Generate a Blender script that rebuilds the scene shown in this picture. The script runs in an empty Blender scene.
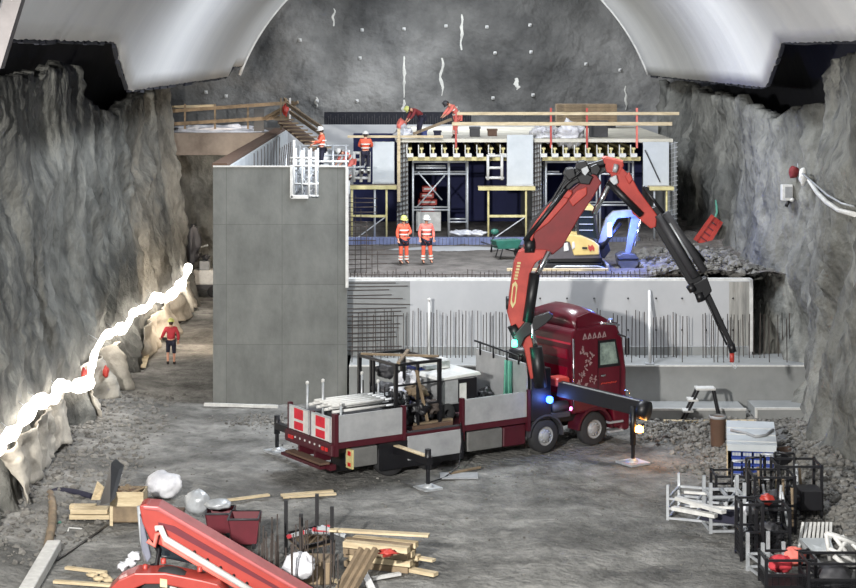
import bpy, math, random
from mathutils import Vector, Matrix, noise
random.seed(7)
SC = bpy.context.scene
COL = SC.collection
PI = math.pi
# ---------------------------------------------------------------- camera
F, CX, CY, H = 1800.0, 414.0, 50.0, 12.1      # focal length in px, vanishing point of the tunnel, eye height
cam = bpy.data.cameras.new('camera')
cam.sensor_width = 36.0; cam.lens = 36.0*F/856.0
cam.shift_x = (428-CX)/856.0; cam.shift_y = -(294-CY)/856.0
cam.clip_end = 400
camo = bpy.data.objects.new('camera', cam); COL.objects.link(camo)
camo.location = (0, 0, H); camo.rotation_euler = (PI/2, 0, 0)
SC.camera = camo
# ---------------------------------------------------------------- world, exposure, large lights
w = bpy.data.worlds.new('world'); SC.world = w; w.use_nodes = True
w.node_tree.nodes['Background'].inputs[0].default_value = (.75, .86, 1.0, 1)
w.node_tree.nodes['Background'].inputs[1].default_value = .27
SC.view_settings.view_transform = 'Standard'; SC.view_settings.look = 'None'
SC.view_settings.gamma = 1; SC.view_settings.use_curve_mapping = False
SC.view_settings.exposure = 0.12

def area(name, loc, target, size, energy, color=(1, 1, 1), sy=None):
    l = bpy.data.lights.new(name, 'AREA'); l.energy = energy; l.color = color
    l.shape = 'RECTANGLE'; l.size = size; l.size_y = sy or size
    o = bpy.data.objects.new(name, l); COL.objects.link(o); o.location = loc
    o.rotation_euler = (Vector(target)-Vector(loc)).to_track_quat('-Z', 'Y').to_euler()
    return o
def point(name, loc, energy, color, r=.1, parent=None):
    l = bpy.data.lights.new(name, 'POINT'); l.energy = energy; l.color = color; l.shadow_soft_size = r
    o = bpy.data.objects.new(name, l); COL.objects.link(o); o.location = loc
    if parent: o.parent = parent
    return o
area('floodlight_key', (-8.5, 14, 11.9), (4, 60, 4), .8, 16500, (1.0, .97, .92))
area('floodlight_roof', (2, 60, 17.2), (1, 66, 0), 5, 4700, (.88, .93, 1.0))
area('fill_light_front', (5, 30, 16.0), (0, 60, 2), 7, 900, (.95, .97, 1.0))  # added unseen fill lamp, softens the shadows from the front
area('fill_light_end', (2, 86, 17.0), (2, 92, 4), 4, 1900, (.9, .94, 1.0))  # added unseen lamp that brightens the end wall
area('floodlight_passage', (-7.3, 72, 3.4), (-9.6, 80, 0), .6, 420, (1.0, .80, .60))
area('floodlight_back', (-7.4, 84, 6.5), (-11, 93, 3), .5, 260, (1.0, .84, .68))

# ---------------------------------------------------------------- projections of the photograph into the place
def P(px, py, Y): return Vector(((px-CX)*Y/F, Y, H-(py-CY)*Y/F))
def G(px, py, h=0.0):
    s = (py-CY)/(H-h); return Vector(((px-CX)/s, F/s, h))
# ---------------------------------------------------------------- materials
def lin(c): return tuple((v/255/12.92 if v/255 <= .04045 else ((v/255+.055)/1.055)**2.4) for v in c[:3])+(1,)
MATS = {}
def mat(name, col, rough=.6, metal=0.0, col2=None, scale=3.0, bump=0.0, bscale=None, coat=0, stretch=None, contrast=.5, detail=6):
    if name in MATS: return MATS[name]
    m = bpy.data.materials.new(name); m.use_nodes = True; nt = m.node_tree; n = nt.nodes; b = n['Principled BSDF']
    b.inputs['Roughness'].default_value = rough; b.inputs['Metallic'].default_value = metal
    b.inputs['Coat Weight'].default_value = coat
    tc = n.new('ShaderNodeTexCoord'); mp = n.new('ShaderNodeMapping')
    nt.links.new(tc.outputs['Object'], mp.inputs['Vector'])
    if stretch: mp.inputs['Scale'].default_value = stretch
    nz = n.new('ShaderNodeTexNoise'); nz.inputs['Scale'].default_value = scale; nz.inputs['Detail'].default_value = detail
    nz.inputs['Roughness'].default_value = .65
    nt.links.new(mp.outputs[0], nz.inputs['Vector'])
    r = n.new('ShaderNodeValToRGB')
    c1 = lin(col); c2 = lin(col2) if col2 else tuple(v*.72 for v in c1[:3])+(1,)
    r.color_ramp.elements[0].position = .5-contrast*.4; r.color_ramp.elements[0].color = c2
    r.color_ramp.elements[1].position = .5+contrast*.3; r.color_ramp.elements[1].color = c1
    nt.links.new(nz.outputs['Fac'], r.inputs[0]); nt.links.new(r.outputs[0], b.inputs['Base Color'])
    if bump:
        nb = n.new('ShaderNodeTexNoise'); nb.inputs['Scale'].default_value = bscale or scale*3; nb.inputs['Detail'].default_value = 8
        nt.links.new(mp.outputs[0], nb.inputs['Vector'])
        bp = n.new('ShaderNodeBump'); bp.inputs['Strength'].default_value = 1; bp.inputs['Distance'].default_value = bump
        nt.links.new(nb.outputs['Fac'], bp.inputs['Height']); nt.links.new(bp.outputs[0], b.inputs['Normal'])
    MATS[name] = m; return m
def glow(name, col, strength):
    m = bpy.data.materials.new(name); m.use_nodes = True; b = m.node_tree.nodes['Principled BSDF']
    b.inputs['Base Color'].default_value = lin(col); b.inputs['Emission Color'].default_value = lin(col)
    b.inputs['Emission Strength'].default_value = strength
    MATS[name] = m; return m
def add_node_chain(m, kind, fac, dark, **kw):
    """multiply the base colour of a material with a second procedural pattern"""
    nt = m.node_tree; n = nt.nodes; b = n['Principled BSDF']
    src = b.inputs['Base Color'].links[0].from_socket
    mp = [x for x in n if x.bl_idname == 'ShaderNodeMapping'][0]
    tc = [x for x in n if x.bl_idname == 'ShaderNodeTexCoord'][0]
    if kind == 'panels':
        sx = n.new('ShaderNodeSeparateXYZ'); cb = n.new('ShaderNodeCombineXYZ')
        nt.links.new(tc.outputs['Object'], sx.inputs[0])
        nt.links.new(sx.outputs[0], cb.inputs[0]); nt.links.new(sx.outputs[2], cb.inputs[1])
        t = n.new('ShaderNodeTexBrick'); t.offset = 0; t.inputs['Color1'].default_value = (1, 1, 1, 1)
        t.inputs['Color2'].default_value = (.86, .86, .87, 1); t.inputs['Mortar'].default_value = (dark,)*3+(1,)
        t.inputs['Scale'].default_value = 1; t.inputs['Brick Width'].default_value = kw['bw']; t.inputs['Row Height'].default_value = kw['rh']
        t.inputs['Mortar Size'].default_value = kw.get('ms', .02); t.inputs['Mortar Smooth'].default_value = .3
        nt.links.new(cb.outputs[0], t.inputs['Vector']); out = t.outputs['Color']
    else:
        mp2 = n.new('ShaderNodeMapping'); nt.links.new(tc.outputs['Object'], mp2.inputs['Vector'])
        mp2.inputs['Scale'].default_value = kw.get('stretch', (1, 1, 1))
        t = n.new('ShaderNodeTexNoise'); t.inputs['Scale'].default_value = kw.get('scale', .3); t.inputs['Detail'].default_value = kw.get('detail', 5)
        nt.links.new(mp2.outputs[0], t.inputs['Vector'])
        r = n.new('ShaderNodeValToRGB'); r.color_ramp.elements[0].position = kw.get('lo', .4); r.color_ramp.elements[1].position = kw.get('hi', .6)
        r.color_ramp.elements[0].color = (dark,)*3+(1,)
        nt.links.new(t.outputs['Fac'], r.inputs[0]); out = r.outputs[0]
    mx = n.new('ShaderNodeMix'); mx.data_type = 'RGBA'; mx.blend_type = 'MULTIPLY'; mx.inputs[0].default_value = fac
    nt.links.new(src, mx.inputs[6]); nt.links.new(out, mx.inputs[7]); nt.links.new(mx.outputs[2], b.inputs['Base Color'])
    return m
M_rock = mat('shotcrete', (139, 139, 133), .95, col2=(86, 87, 84), scale=.7, bump=.24, bscale=2.6, stretch=(1, 1, .7), contrast=.7, detail=10)
add_node_chain(M_rock, 'noise', .85, .42, scale=.45, stretch=(1, 1, .55), lo=.38, hi=.6, detail=9)
add_node_chain(M_rock, 'noise', .6, .45, scale=1.9, stretch=(1, 1, .8), lo=.36, hi=.5, detail=10)
M_end = mat('end_shotcrete', (150, 150, 148), .95, col2=(70, 71, 72), scale=.33, bump=.25, bscale=1.8, contrast=.6)
add_node_chain(M_end, 'noise', .9, .38, scale=.11, lo=.42, hi=.58, stretch=(1, 1, .7))
M_mem_shade = mat('black_membrane_and_shade', (22, 24, 34), .85, bump=.05, bscale=.8)  # membrane black, also the shade colour of the rock hollow
M_vault = mat('vault_skin', (204, 204, 202), .6, col2=(184, 185, 186), scale=.25, stretch=(.25, 1.6, .25), bump=.05, bscale=.5, contrast=.8)  # ring bands in the colour stand in for light reflected along the shell
M_mud = mat('ground_gravel', (150, 149, 145), .95, col2=(72, 72, 70), scale=1.3, bump=.14, bscale=5, contrast=.6, detail=12)
add_node_chain(M_mud, 'noise', .85, .45, scale=.3, stretch=(.7, 1.3, 1), lo=.38, hi=.56, detail=12)
M_deckg = mat('deck_gravel', (120, 115, 110), .95, col2=(66, 62, 60), scale=1.2, bump=.1, bscale=7, contrast=.6, detail=10)
M_conc = mat('raw_concrete', (122, 124, 121), .85, col2=(84, 86, 84), scale=.9, bump=.01, bscale=6, contrast=.7, stretch=(1, 1, .6), detail=10)
add_node_chain(M_conc, 'panels', .8, .62, bw=1.9, rh=2.05, ms=.012)
M_wallc = mat('fresh_concrete', (178, 179, 181), .7, col2=(154, 156, 159), scale=.4, contrast=.8, stretch=(1, 1, .7))
M_wallc2 = mat('grey_concrete', (146, 148, 147), .8, col2=(116, 118, 118), scale=.7, contrast=.8)
M_rust = mat('rebar_steel', (70, 62, 58), .7, .4, scale=8)
M_white = mat('white_paint', (208, 208, 205), .5, col2=(180, 180, 178), scale=4)
M_galv = mat('galvanised_steel', (188, 192, 196), .42, .35, scale=5)
M_grey = mat('grey_paint', (150, 152, 154), .5, scale=4)
M_dgrey = mat('dark_grey', (58, 58, 62), .6, scale=4)
M_black = mat('black_paint', (17, 17, 22), .45, scale=5)
M_rubber = mat('rubber', (42, 42, 44), .85, scale=6)
M_red = mat('dark_red_paint', (84, 8, 28), .32, coat=.4, scale=2)
M_redbed = mat('bed_red_paint', (70, 14, 28), .5, scale=3)
M_crane = mat('crane_red_paint', (178, 62, 52), .45, col2=(150, 46, 40), scale=2)
M_loader = mat('loader_red_paint', (160, 60, 52), .42, col2=(146, 52, 45), scale=2, coat=.2)
M_loaderd = mat('loader_dark_red', (98, 28, 40), .5, scale=2)
M_alu = mat('aluminium_boards', (176, 178, 180), .42, .3, scale=1.5, col2=(150, 152, 156))
M_chrome = mat('chrome', (225, 228, 232), .15, 1.0, scale=5)
M_wood = mat('pale_timber', (206, 190, 158), .75, col2=(166, 148, 118), scale=2, stretch=(1, 1, 6))
M_woodb = mat('weathered_timber', (140, 122, 98), .8, col2=(92, 80, 66), scale=2)
M_brown = mat('brown_board', (96, 74, 60), .8, scale=2)
M_yel = mat('yellow_beam', (208, 198, 146), .6, col2=(172, 160, 108), scale=3)
M_yelm = mat('excavator_yellow', (206, 182, 118), .45, col2=(188, 164, 100), scale=2)
M_blue = mat('blue_plastic', (40, 66, 150), .5, scale=3)
M_glass = mat('dark_glass', (30, 38, 44), .1, coat=.5, scale=1)
M_glassl = mat('pale_glass', (140, 160, 152), .15, coat=.5, scale=3, col2=(70, 84, 84))
M_form = mat('formwork_panel', (192, 197, 200), .6, col2=(170, 176, 180), scale=.8)
M_orange = mat('hi_vis_orange', (226, 96, 68), .7, scale=5)
M_pink = mat('hi_vis_pink', (222, 118, 106), .7, scale=5)
M_redcl = mat('red_cloth', (190, 56, 66), .8, scale=5)
M_maroon = mat('maroon_cloth', (120, 40, 44), .8, scale=5)
M_navy = mat('navy_cloth', (34, 34, 52), .85, scale=5)
M_skin = mat('skin', (206, 150, 124), .6, scale=9)
M_hair = mat('hair', (60, 44, 34), .8, scale=12)
M_boot = mat('boot_leather', (44, 36, 32), .7, scale=9)
M_refl = mat('reflective_tape', (222, 224, 214), .35, scale=9)
M_yhel = mat('yellow_helmet', (202, 206, 120), .4, scale=4)
M_sheet = mat('white_plastic_sheet', (224, 224, 228), .6, col2=(180, 182, 190), scale=2, bump=.03, bscale=5)
M_tarp = mat('blue_sill_sheet', (120, 130, 164), .7, col2=(84, 92, 128), scale=1.5, bump=.03)
M_rockp = mat('broken_rock', (128, 126, 121), .95, col2=(72, 70, 68), scale=1.6, bump=.03)
M_rockd = mat('dark_broken_rock', (84, 80, 78), .95, col2=(44, 42, 42), scale=1.6, bump=.03)
M_green = mat('green_paint', (48, 110, 96), .5, scale=4)
M_teal = mat('green_strap_cloth', (96, 160, 140), .8, scale=6)

# ---------------------------------------------------------------- mesh builder and object helpers
WM = {}
def link(o, parent=None):
    COL.objects.link(o)
    if parent is not None:
        o.parent = parent; WM[o] = WM[parent]
    return o
def thing(name, label, cat, loc=(0, 0, 0), rz=0.0, group=None, kind=None):
    o = bpy.data.objects.new(name, None); COL.objects.link(o); o.location = loc; o.rotation_euler = (0, 0, rz)
    o.empty_display_size = .2
    WM[o] = Matrix.Translation(Vector(loc)) @ Matrix.Rotation(rz, 4, 'Z')
    tag(o, label, cat, group, kind); return o
def tag(o, label=None, cat=None, group=None, kind=None):
    if label: o['label'] = label
    if cat: o['category'] = cat
    if group: o['group'] = group
    if kind: o['kind'] = kind
    return o
class MB:
    def __init__(s): s.v = []; s.f = []; s.sm = []
    def add(s, vs, fs, smooth=False):
        k = len(s.v); s.v += [Vector(p) for p in vs]; s.f += [tuple(i+k for i in f) for f in fs]; s.sm += [smooth]*len(fs); return s
    def hexa(s, p): return s.add(p, [(0, 3, 2, 1), (4, 5, 6, 7), (0, 1, 5, 4), (1, 2, 6, 5), (2, 3, 7, 6), (3, 0, 4, 7)])
    def box(s, x0, x1, y0, y1, z0, z1, bev=0.0):
        if bev <= 0 or min(x1-x0, y1-y0, z1-z0) < 2.2*bev:
            return s.hexa([(x0, y0, z0), (x1, y0, z0), (x1, y1, z0), (x0, y1, z0), (x0, y0, z1), (x1, y0, z1), (x1, y1, z1), (x0, y1, z1)])
        b = bev
        rings = [(z0, b), (z0+b, 0), (z1-b, 0), (z1, b)]
        vs = []; fs = []
        for z, i in rings:
            c = b if i == 0 else b*1.6
            X0, X1, Y0, Y1 = x0+i*.6, x1-i*.6, y0+i*.6, y1-i*.6
            vs += [(X0+c, Y0, z), (X1-c, Y0, z), (X1, Y0+c, z), (X1, Y1-c, z), (X1-c, Y1, z), (X0+c, Y1, z), (X0, Y1-c, z), (X0, Y0+c, z)]
        for r in range(3):
            for k in range(8): a = r*8+k; c2 = r*8+(k+1) % 8; fs.append((a, c2, c2+8, a+8))
        fs.append(tuple(range(7, -1, -1))); fs.append(tuple(range(24, 32)))
        return s.add(vs, fs)
    def bar(s, a, b, w=.05, h=None, up=(0, 0, 1)):
        a, b = Vector(a), Vector(b); h = h or w; d = (b-a).normalized(); u = Vector(up)
        if abs(d.dot(u)) > .98: u = Vector((0, 1, 0))
        x = d.cross(u).normalized()*w/2; y = x.cross(d).normalized()*h/2
        return s.hexa([a-x-y, a+x-y, a+x+y, a-x+y, b-x-y, b+x-y, b+x+y, b-x+y])
    def tube(s, pts, r=.03, n=8, cap=True):
        pts = [Vector(p) for p in pts]; rs = r if isinstance(r, (list, tuple)) else [r]*len(pts)
        vs = []; fs = []; prev = None
        for i, p in enumerate(pts):
            d = (pts[min(i+1, len(pts)-1)]-pts[max(i-1, 0)]).normalized()
            if prev is None:
                u = Vector((0, 0, 1)) if abs(d.z) < .9 else Vector((1, 0, 0)); x = d.cross(u).normalized()
            else: x = (prev-d*prev.dot(d)).normalized()
            prev = x; y = d.cross(x)
            vs += [p+(x*math.cos(t)+y*math.sin(t))*rs[i] for t in [2*PI*k/n for k in range(n)]]
        for i in range(len(pts)-1):
            for k in range(n): a = i*n+k; b = i*n+(k+1) % n; fs.append((a, b, b+n, a+n))
        s.add(vs, fs, True)
        if cap:
            k = len(s.v)-len(vs); s.f += [tuple(k+i for i in range(n-1, -1, -1)), tuple(k+len(vs)-n+i for i in range(n))]; s.sm += [False, False]
        return s
    def prism(s, pts, d):
        d = Vector(d); pts = [Vector(p) for p in pts]; n = len(pts)
        return s.add(pts+[p+d for p in pts], [tuple(range(n-1, -1, -1)), tuple(range(n, 2*n))]+[(i, (i+1) % n, (i+1) % n+n, i+n) for i in range(n)])
    def lathe(s, prof, c, axis=(0, 0, 1), n=24):
        ax = Vector(axis).normalized(); c = Vector(c); u = Vector((0, 0, 1)) if abs(ax.z) < .9 else Vector((1, 0, 0))
        x = ax.cross(u).normalized(); y = ax.cross(x); vs = []; fs = []
        for r, z in prof: vs += [c+ax*z+(x*math.cos(t)+y*math.sin(t))*max(r, .0005) for t in [2*PI*k/n for k in range(n)]]
        for i in range(len(prof)-1):
            for k in range(n): a = i*n+k; b = i*n+(k+1) % n; fs.append((a, b, b+n, a+n))
        return s.add(vs, fs, True)
    def rock(s, c, r, seed=0, flat=.75):
        rnd = random.Random(seed*7919+13); c = Vector(c); ph = (1+5**.5)/2
        vs = [Vector(q).normalized() for q in [(-1, ph, 0), (1, ph, 0), (-1, -ph, 0), (1, -ph, 0), (0, -1, ph), (0, 1, ph), (0, -1, -ph), (0, 1, -ph), (ph, 0, -1), (ph, 0, 1), (-ph, 0, -1), (-ph, 0, 1)]]
        rot = Matrix.Rotation(rnd.uniform(0, 6), 3, Vector((rnd.random(), rnd.random(), rnd.random()+.1)).normalized()); sx = rnd.uniform(.7, 1.3)
        vs = [rot @ (q*rnd.uniform(.7, 1.1)) for q in vs]
        return s.add([c+Vector((q.x*r*sx, q.y*r, q.z*r*flat)) for q in vs], [(0, 11, 5), (0, 5, 1), (0, 1, 7), (0, 7, 10), (0, 10, 11), (1, 5, 9), (5, 11, 4), (11, 10, 2), (10, 7, 6), (7, 1, 8), (3, 9, 4), (3, 4, 2), (3, 2, 6), (3, 6, 8), (3, 8, 9), (4, 9, 5), (2, 4, 11), (6, 2, 10), (8, 6, 7), (9, 8, 1)])
    def blob(s, c, rx, ry, rz, seed=0, amp=.18, n=18, fr=1.6, floor=None):
        c = Vector(c); vs = []; fs = []
        for i in range(n+1):
            t = PI*i/n
            for k in range(2*n):
                a = PI*k/n; d = Vector((math.sin(t)*math.cos(a), math.sin(t)*math.sin(a), math.cos(t)))
                q = 1+amp*noise.noise(d*fr+Vector((seed*3.1, seed, 0)))*2+amp*.4*noise.noise(d*fr*3+Vector((seed, 0, 3)))*2
                p = c+Vector((d.x*rx*q, d.y*ry*q, d.z*rz*q))
                if floor is not None: p.z = max(p.z, floor)
                vs.append(p)
        for i in range(n):
            for k in range(2*n): a = i*2*n+k; b = i*2*n+(k+1) % (2*n); fs.append((a, b, b+2*n, a+2*n))
        return s.add(vs, fs, True)
    def build(s, name, m, parent=None, world=False, label=None, bevel=0.0, kind=None):
        me = bpy.data.meshes.new(name); vs = s.v
        org = None
        if parent is not None and world:
            inv = WM[parent].inverted(); vs = [inv @ p for p in vs]
        elif parent is None:
            xs = [p.x for p in vs]; ys = [p.y for p in vs]; zs = [p.z for p in vs]
            org = Vector(((min(xs)+max(xs))/2, (min(ys)+max(ys))/2, min(zs)))
            if kind == 'structure': org = Vector((0, 0, 0))
            vs = [p-org for p in vs]
        me.from_pydata([tuple(p) for p in vs], [], s.f)
        me.polygons.foreach_set('use_smooth', s.sm); me.validate(); me.update()
        import bmesh
        bm = bmesh.new(); bm.from_mesh(me); bmesh.ops.recalc_face_normals(bm, faces=bm.faces); bm.to_mesh(me); bm.free()
        me.materials.append(m)
        o = bpy.data.objects.new(name, me); link(o, parent)
        if org is not None: o.location = org; WM[o] = Matrix.Translation(org)
        if bevel:
            b = o.modifiers.new('bevel', 'BEVEL'); b.width = bevel; b.segments = 2; b.limit_method = 'ANGLE'
        if label: o['label'] = label
        if kind: o['kind'] = kind
        return o
def one(mb, name, m, label, cat, group=None, bevel=0.0, kind=None):
    return tag(mb.build(name, m, bevel=bevel), label, cat, group, kind)
def dup(root, loc=None, rz=None, label=None, scale=None):
    r = root.copy(); COL.objects.link(r)
    if loc is not None: r.location = loc
    if rz is not None: r.rotation_euler = (0, 0, rz)
    if scale is not None: r.scale = scale
    if label: r['label'] = label
    for ch in list(root.children):
        c = ch.copy(); COL.objects.link(c); c.parent = r
        for g in list(ch.children):
            d = g.copy(); COL.objects.link(d); d.parent = c
    return r
# ================================================================ THE CAVERN
def fold(y, z, seed, k=1.0):
    q = Vector((y*.30+noise.noise(Vector((y*.2, z*.22, seed+9)))*1.3, z*.17, seed))
    n1 = 1-abs(noise.noise(q))*2.6
    q2 = Vector((y*.85+noise.noise(Vector((y*.5, z*.4, seed+2)))*.9, z*.5, seed+5))
    n2 = 1-abs(noise.noise(q2))*2.4
    n3 = noise.noise(Vector((y*1.9, z*.9, seed+7)))
    n4 = noise.noise(Vector((y*4.2, z*3.0, seed+4)))
    return k*(.6*n1+.26*n2+.16*n3+.15*n4+.09*noise.noise(Vector((y*8, z*7, seed))))
def top_profile(y, pts):
    for (a, za), (b, zb) in zip(pts, pts[1:]):
        if a <= y <= b: return za+(zb-za)*(y-a)/(b-a)
    return pts[0][1] if y < pts[0][0] else pts[-1][1]
TOPL = [(30, 11.7), (47, 11.3), (55, 11.3), (61.5, 11.6), (63, 11.5), (64.5, 10.3), (68, 9.7), (72, 9.9), (80, 10.2), (88, 10.4)]
TOPR = [(30, 12.0), (50, 12.2), (53, 11.9), (58, 11.7), (60.5, 10.4), (65, 9.6), (70, 10.2), (78, 10.2), (90, 10.4)]
def wall_x(side, y, z):
    base = 11.1 if side < 0 else 12.5+.9*math.exp(-((y-60)/3.5)**2)
    if side < 0:
        x = base+.10*z*(1 if z < 4 else .6)+(.25 if z > 4 else 0)-fold(y, z, 3.3, .7)
        if z < 1.5: x -= .35*(1.5-z)/1.5+.12*math.sin(y*2.3+math.sin(y))
    else:
        x = base+.06*z-fold(y, z, 21.7, .8)
        # the foot runs out a little
        x -= max(0, 1.5-z)*.15
    return side*x
def rock_wall(name, side, y0, y1, prof, step=.2):
    mb = MB(); ny = int((y1-y0)/step); nz = 52; vs = []; fs = []
    for i in range(ny+1):
        y = y0+(y1-y0)*i/ny; zt = top_profile(y, prof)+.35*noise.noise(Vector((y*1.1, 3, side)))+.2*noise.noise(Vector((y*3.1, 5, side)))
        for j in range(nz+1):
            z = -.3+(zt+.3)*j/nz; vs.append((wall_x(side, y, z), y, z))
        x = wall_x(side, y, zt); vs.append((x+side*.35, y, zt+.04)); vs.append((x+side*.8, y, zt-.8)); vs.append((side*15.5, y, zt-5))
    m = nz+4
    for i in range(ny):
        for j in range(m-1): a = i*m+j; fs.append((a, a+m, a+m+1, a+1))
    mb.add(vs, fs, True); mb.build(name, M_rock, kind='structure')
rock_wall('wall_left', -1, 30, 87.5, TOPL); rock_wall('wall_right', 1, 30, 92, TOPR)
# left wall's return at its far end, where the side passage turns off
mb = MB(); vs = []; fs = []
for i in range(30):
    for j in range(42):
        t = i/29; z = -.3+10.7*j/41; x = wall_x(-1, 87.5, z)-t*6; vs.append((x, 87.5+.4*noise.noise(Vector((x, z*.5, 2)))*min(1, t*4)+t*.6, z))
for i in range(29):
    for j in range(41): a = i*42+j; fs.append((a, a+42, a+43, a+1))
mb.add(vs, fs, True).build('wall_left', M_rock, kind='structure')
# floor
mb = MB(); nx, ny = 200, 420; vs = []; fs = []
def ground(x, y):
    z = .10*noise.noise(Vector((x*.35, y*.25, 1)))+.05*noise.noise(Vector((x*1.1, y*.9, 4)))+.02*noise.noise(Vector((x*3.3, y*3, 4)))
    z += .07*abs(noise.noise(Vector((x*1.6+y*.9, y*.12-x*.25, 8))))+.03*noise.noise(Vector((x*6, y*5, 2)))
    if y > 40: z += max(0, 1-max(0, 12.6-x)/3.6)*.75*min(1, (y-40)/6)*min(1, max(0, (58.2-y)/3))*(1+.5*noise.noise(Vector((x, y, 3))))+max(0, 1-max(0, x+11)/2.2)*.35*(1 if y < 64 else max(0, 1-(y-64)/5))
    return z-.03
for i in range(nx+1):
    for j in range(ny+1):
        x = -17+34*i/nx; y = 28+72*j/ny; vs.append((x, y, ground(x, y)))
for i in range(nx):
    for j in range(ny): a = i*(ny+1)+j; fs.append((a, a+ny+1, a+ny+2, a+1))
mb.add(vs, fs, True).build('floor', M_mud, kind='structure')
# end wall
mb = MB(); vs = []; fs = []; nx, nz = 110, 70
def end_y(x, z): return 96+.5*noise.noise(Vector((x*.25, z*.25, 5)))+.25*noise.noise(Vector((x*.8, z*.8, 6)))+.08*noise.noise(Vector((x*2.5, z*2.5, 6)))
for i in range(nx+1):
    for j in range(nz+1):
        x = -18+36*i/nx; z = -.3+21*j/nz; vs.append((x, end_y(x, z), z))
for i in range(nx):
    for j in range(nz): a = i*(nz+1)+j; fs.append((a, a+nz+1, a+nz+2, a+1))
mb.add(vs, fs, True).build('wall_end', M_end, kind='structure')
# dark membrane-covered roof above the shell
mb = MB(); vs = []; fs = []
for i in range(41):
    a = math.radians(-12+204*i/40)
    for j in range(36):
        y = 20+78*j/35; R = 14.5+.35*noise.noise(Vector((a*4, y*.5, 2))); vs.append((.8+R*math.cos(a)*1.02, y, 6.6+R*math.sin(a)))
for i in range(40):
    for j in range(35): a = i*36+j; fs.append((a, a+36, a+37, a+1))
mb.add(vs, fs, True).build('ceiling', M_mem_shade, kind='structure')
# rock bolts and pale seepage streaks on the end wall
bolts = [(362, 30), (404, 29), (446, 26), (487, 27), (530, 25), (360, 58), (495, 53), (531, 52), (317, 101), (357, 101), (493, 98), (533, 95), (300, 40), (620, 70), (586, 64), (206, 92), (226, 96)]
proto = None
for px, py in bolts:
    p = P(px, py, 95.4); y = end_y(p.x, p.z); p = P(px, py, y-.05)
    if proto is None:
        proto = thing('rock_bolt', 'small pale square rock bolt plate on the grey end wall', 'rock bolt', (p.x, y, p.z), 0, 'rock bolts on the end wall')
        MB().box(-.085, .085, -.10, .05, -.085, .085, .02).build('bolt_plate', M_white, proto)
        MB().lathe([(0, .1), (.05, .1), (.05, 0)], (0, -.1, 0), (0, -1, 0), 8).build('bolt_head', M_galv, proto)
    else: dup(proto, (p.x, y, p.z))
def streak(px0, py0, py1, w, seed):
    mb = MB(); vs = []; fs = []; n = 14
    for i in range(n+1):
        t = i/n; p = P(px0, py0+(py1-py0)*t, 95.5); ww = .75*w*(.35+.65*math.sin(PI*min(1, t*.9+.08)))*(1+.5*noise.noise(Vector((t*6, seed, 0))))
        xc = p.x+.12*noise.noise(Vector((t*3, seed, 5)))
        vs += [(xc-ww, end_y(xc-ww, p.z)+.02, p.z), (xc, end_y(xc, p.z)-.07, p.z), (xc+ww, end_y(xc+ww, p.z)+.02, p.z)]
    for i in range(n):
        a = i*3; fs += [(a, a+1, a+4, a+3), (a+1, a+2, a+5, a+4)]
    mb.add(vs, fs, True); return mb
for k, (px, a, b, w_, l) in enumerate([(462, 14, 50, .13, 'long white seepage streak high on the end wall, right of centre'), (404, 56, 98, .12, 'white seepage streak above the crane deck, upper of two in line'), (404, 100, 117, .16, 'short broad white seepage streak just above the black band'), (442, 58, 96, .14, 'faint pale seepage streak on the middle of the end wall'), (333, 8, 26, .10, 'thin pale streak near the top left of the end wall'), (517, 78, 90, .22, 'pale seepage patch low on the right of the end wall'), (316, 97, 108, .12, 'short white streak on the end wall above the red-clad worker'), (627, 86, 110, .1, 'thin pale streak near the right edge of the end wall')]):
    one(streak(px, a, b, w_, k), 'seepage_streak', mat('lime_seepage', (214, 214, 208), .9, scale=2, col2=(170, 170, 166)), l, 'stain')
# the pale vault shell
VX, VZ, VR = 1.5, 7.15, 10.85
def vault_edge(y, side):
    lo = math.asin(3.7/VR); hi = math.asin(5.17/VR)
    y0, y1 = ((48.6, 55.2) if side < 0 else (54.2, 60.0))
    t = min(1, max(0, (y1-y)/(y1-y0)))
    if side < 0 and y > 84.5: lo += .045
    return lo+(hi-lo)*t+(.004*noise.noise(Vector((y*4, side, 1)))+.004*noise.noise(Vector((y*11, side, 1))))
mb = MB(); vs = []; fs = []
ny, na = 260, 48
for i in range(ny+1):
    y = 19+71*i/ny
    a0 = vault_edge(y, 1); a1 = PI-vault_edge(y, -1)
    rr = .03*math.sin(y*.9)*noise.noise(Vector((y*.3, 0, 0)))+.02*noise.noise(Vector((y*.8, 4, 0)))
    for R in (VR+rr, VR+rr+.14):
        for j in range(na+1):
            a = a0+(a1-a0)*j/na; vs.append((VX+R*math.cos(a), y, VZ+R*math.sin(a)))
m = 2*(na+1)
for i in range(ny):
    for j in range(na):
        a = i*m+j; fs.append((a, a+1, a+m+1, a+m)); a += na+1; fs.append((a, a+m, a+m+1, a+1))
    a = i*m; fs.append((a, a+m, a+m+na+1, a+na+1)); a = i*m+na; fs.append((a, a+na+1, a+m+na+1, a+m))
for i in (0, ny):
    for j in range(na): a = i*m+j; fs.append((a, a+1, a+na+2, a+na+1))
mb.add(vs, fs, True); vault = mb.build('ceiling', M_vault, kind='structure')
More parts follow.
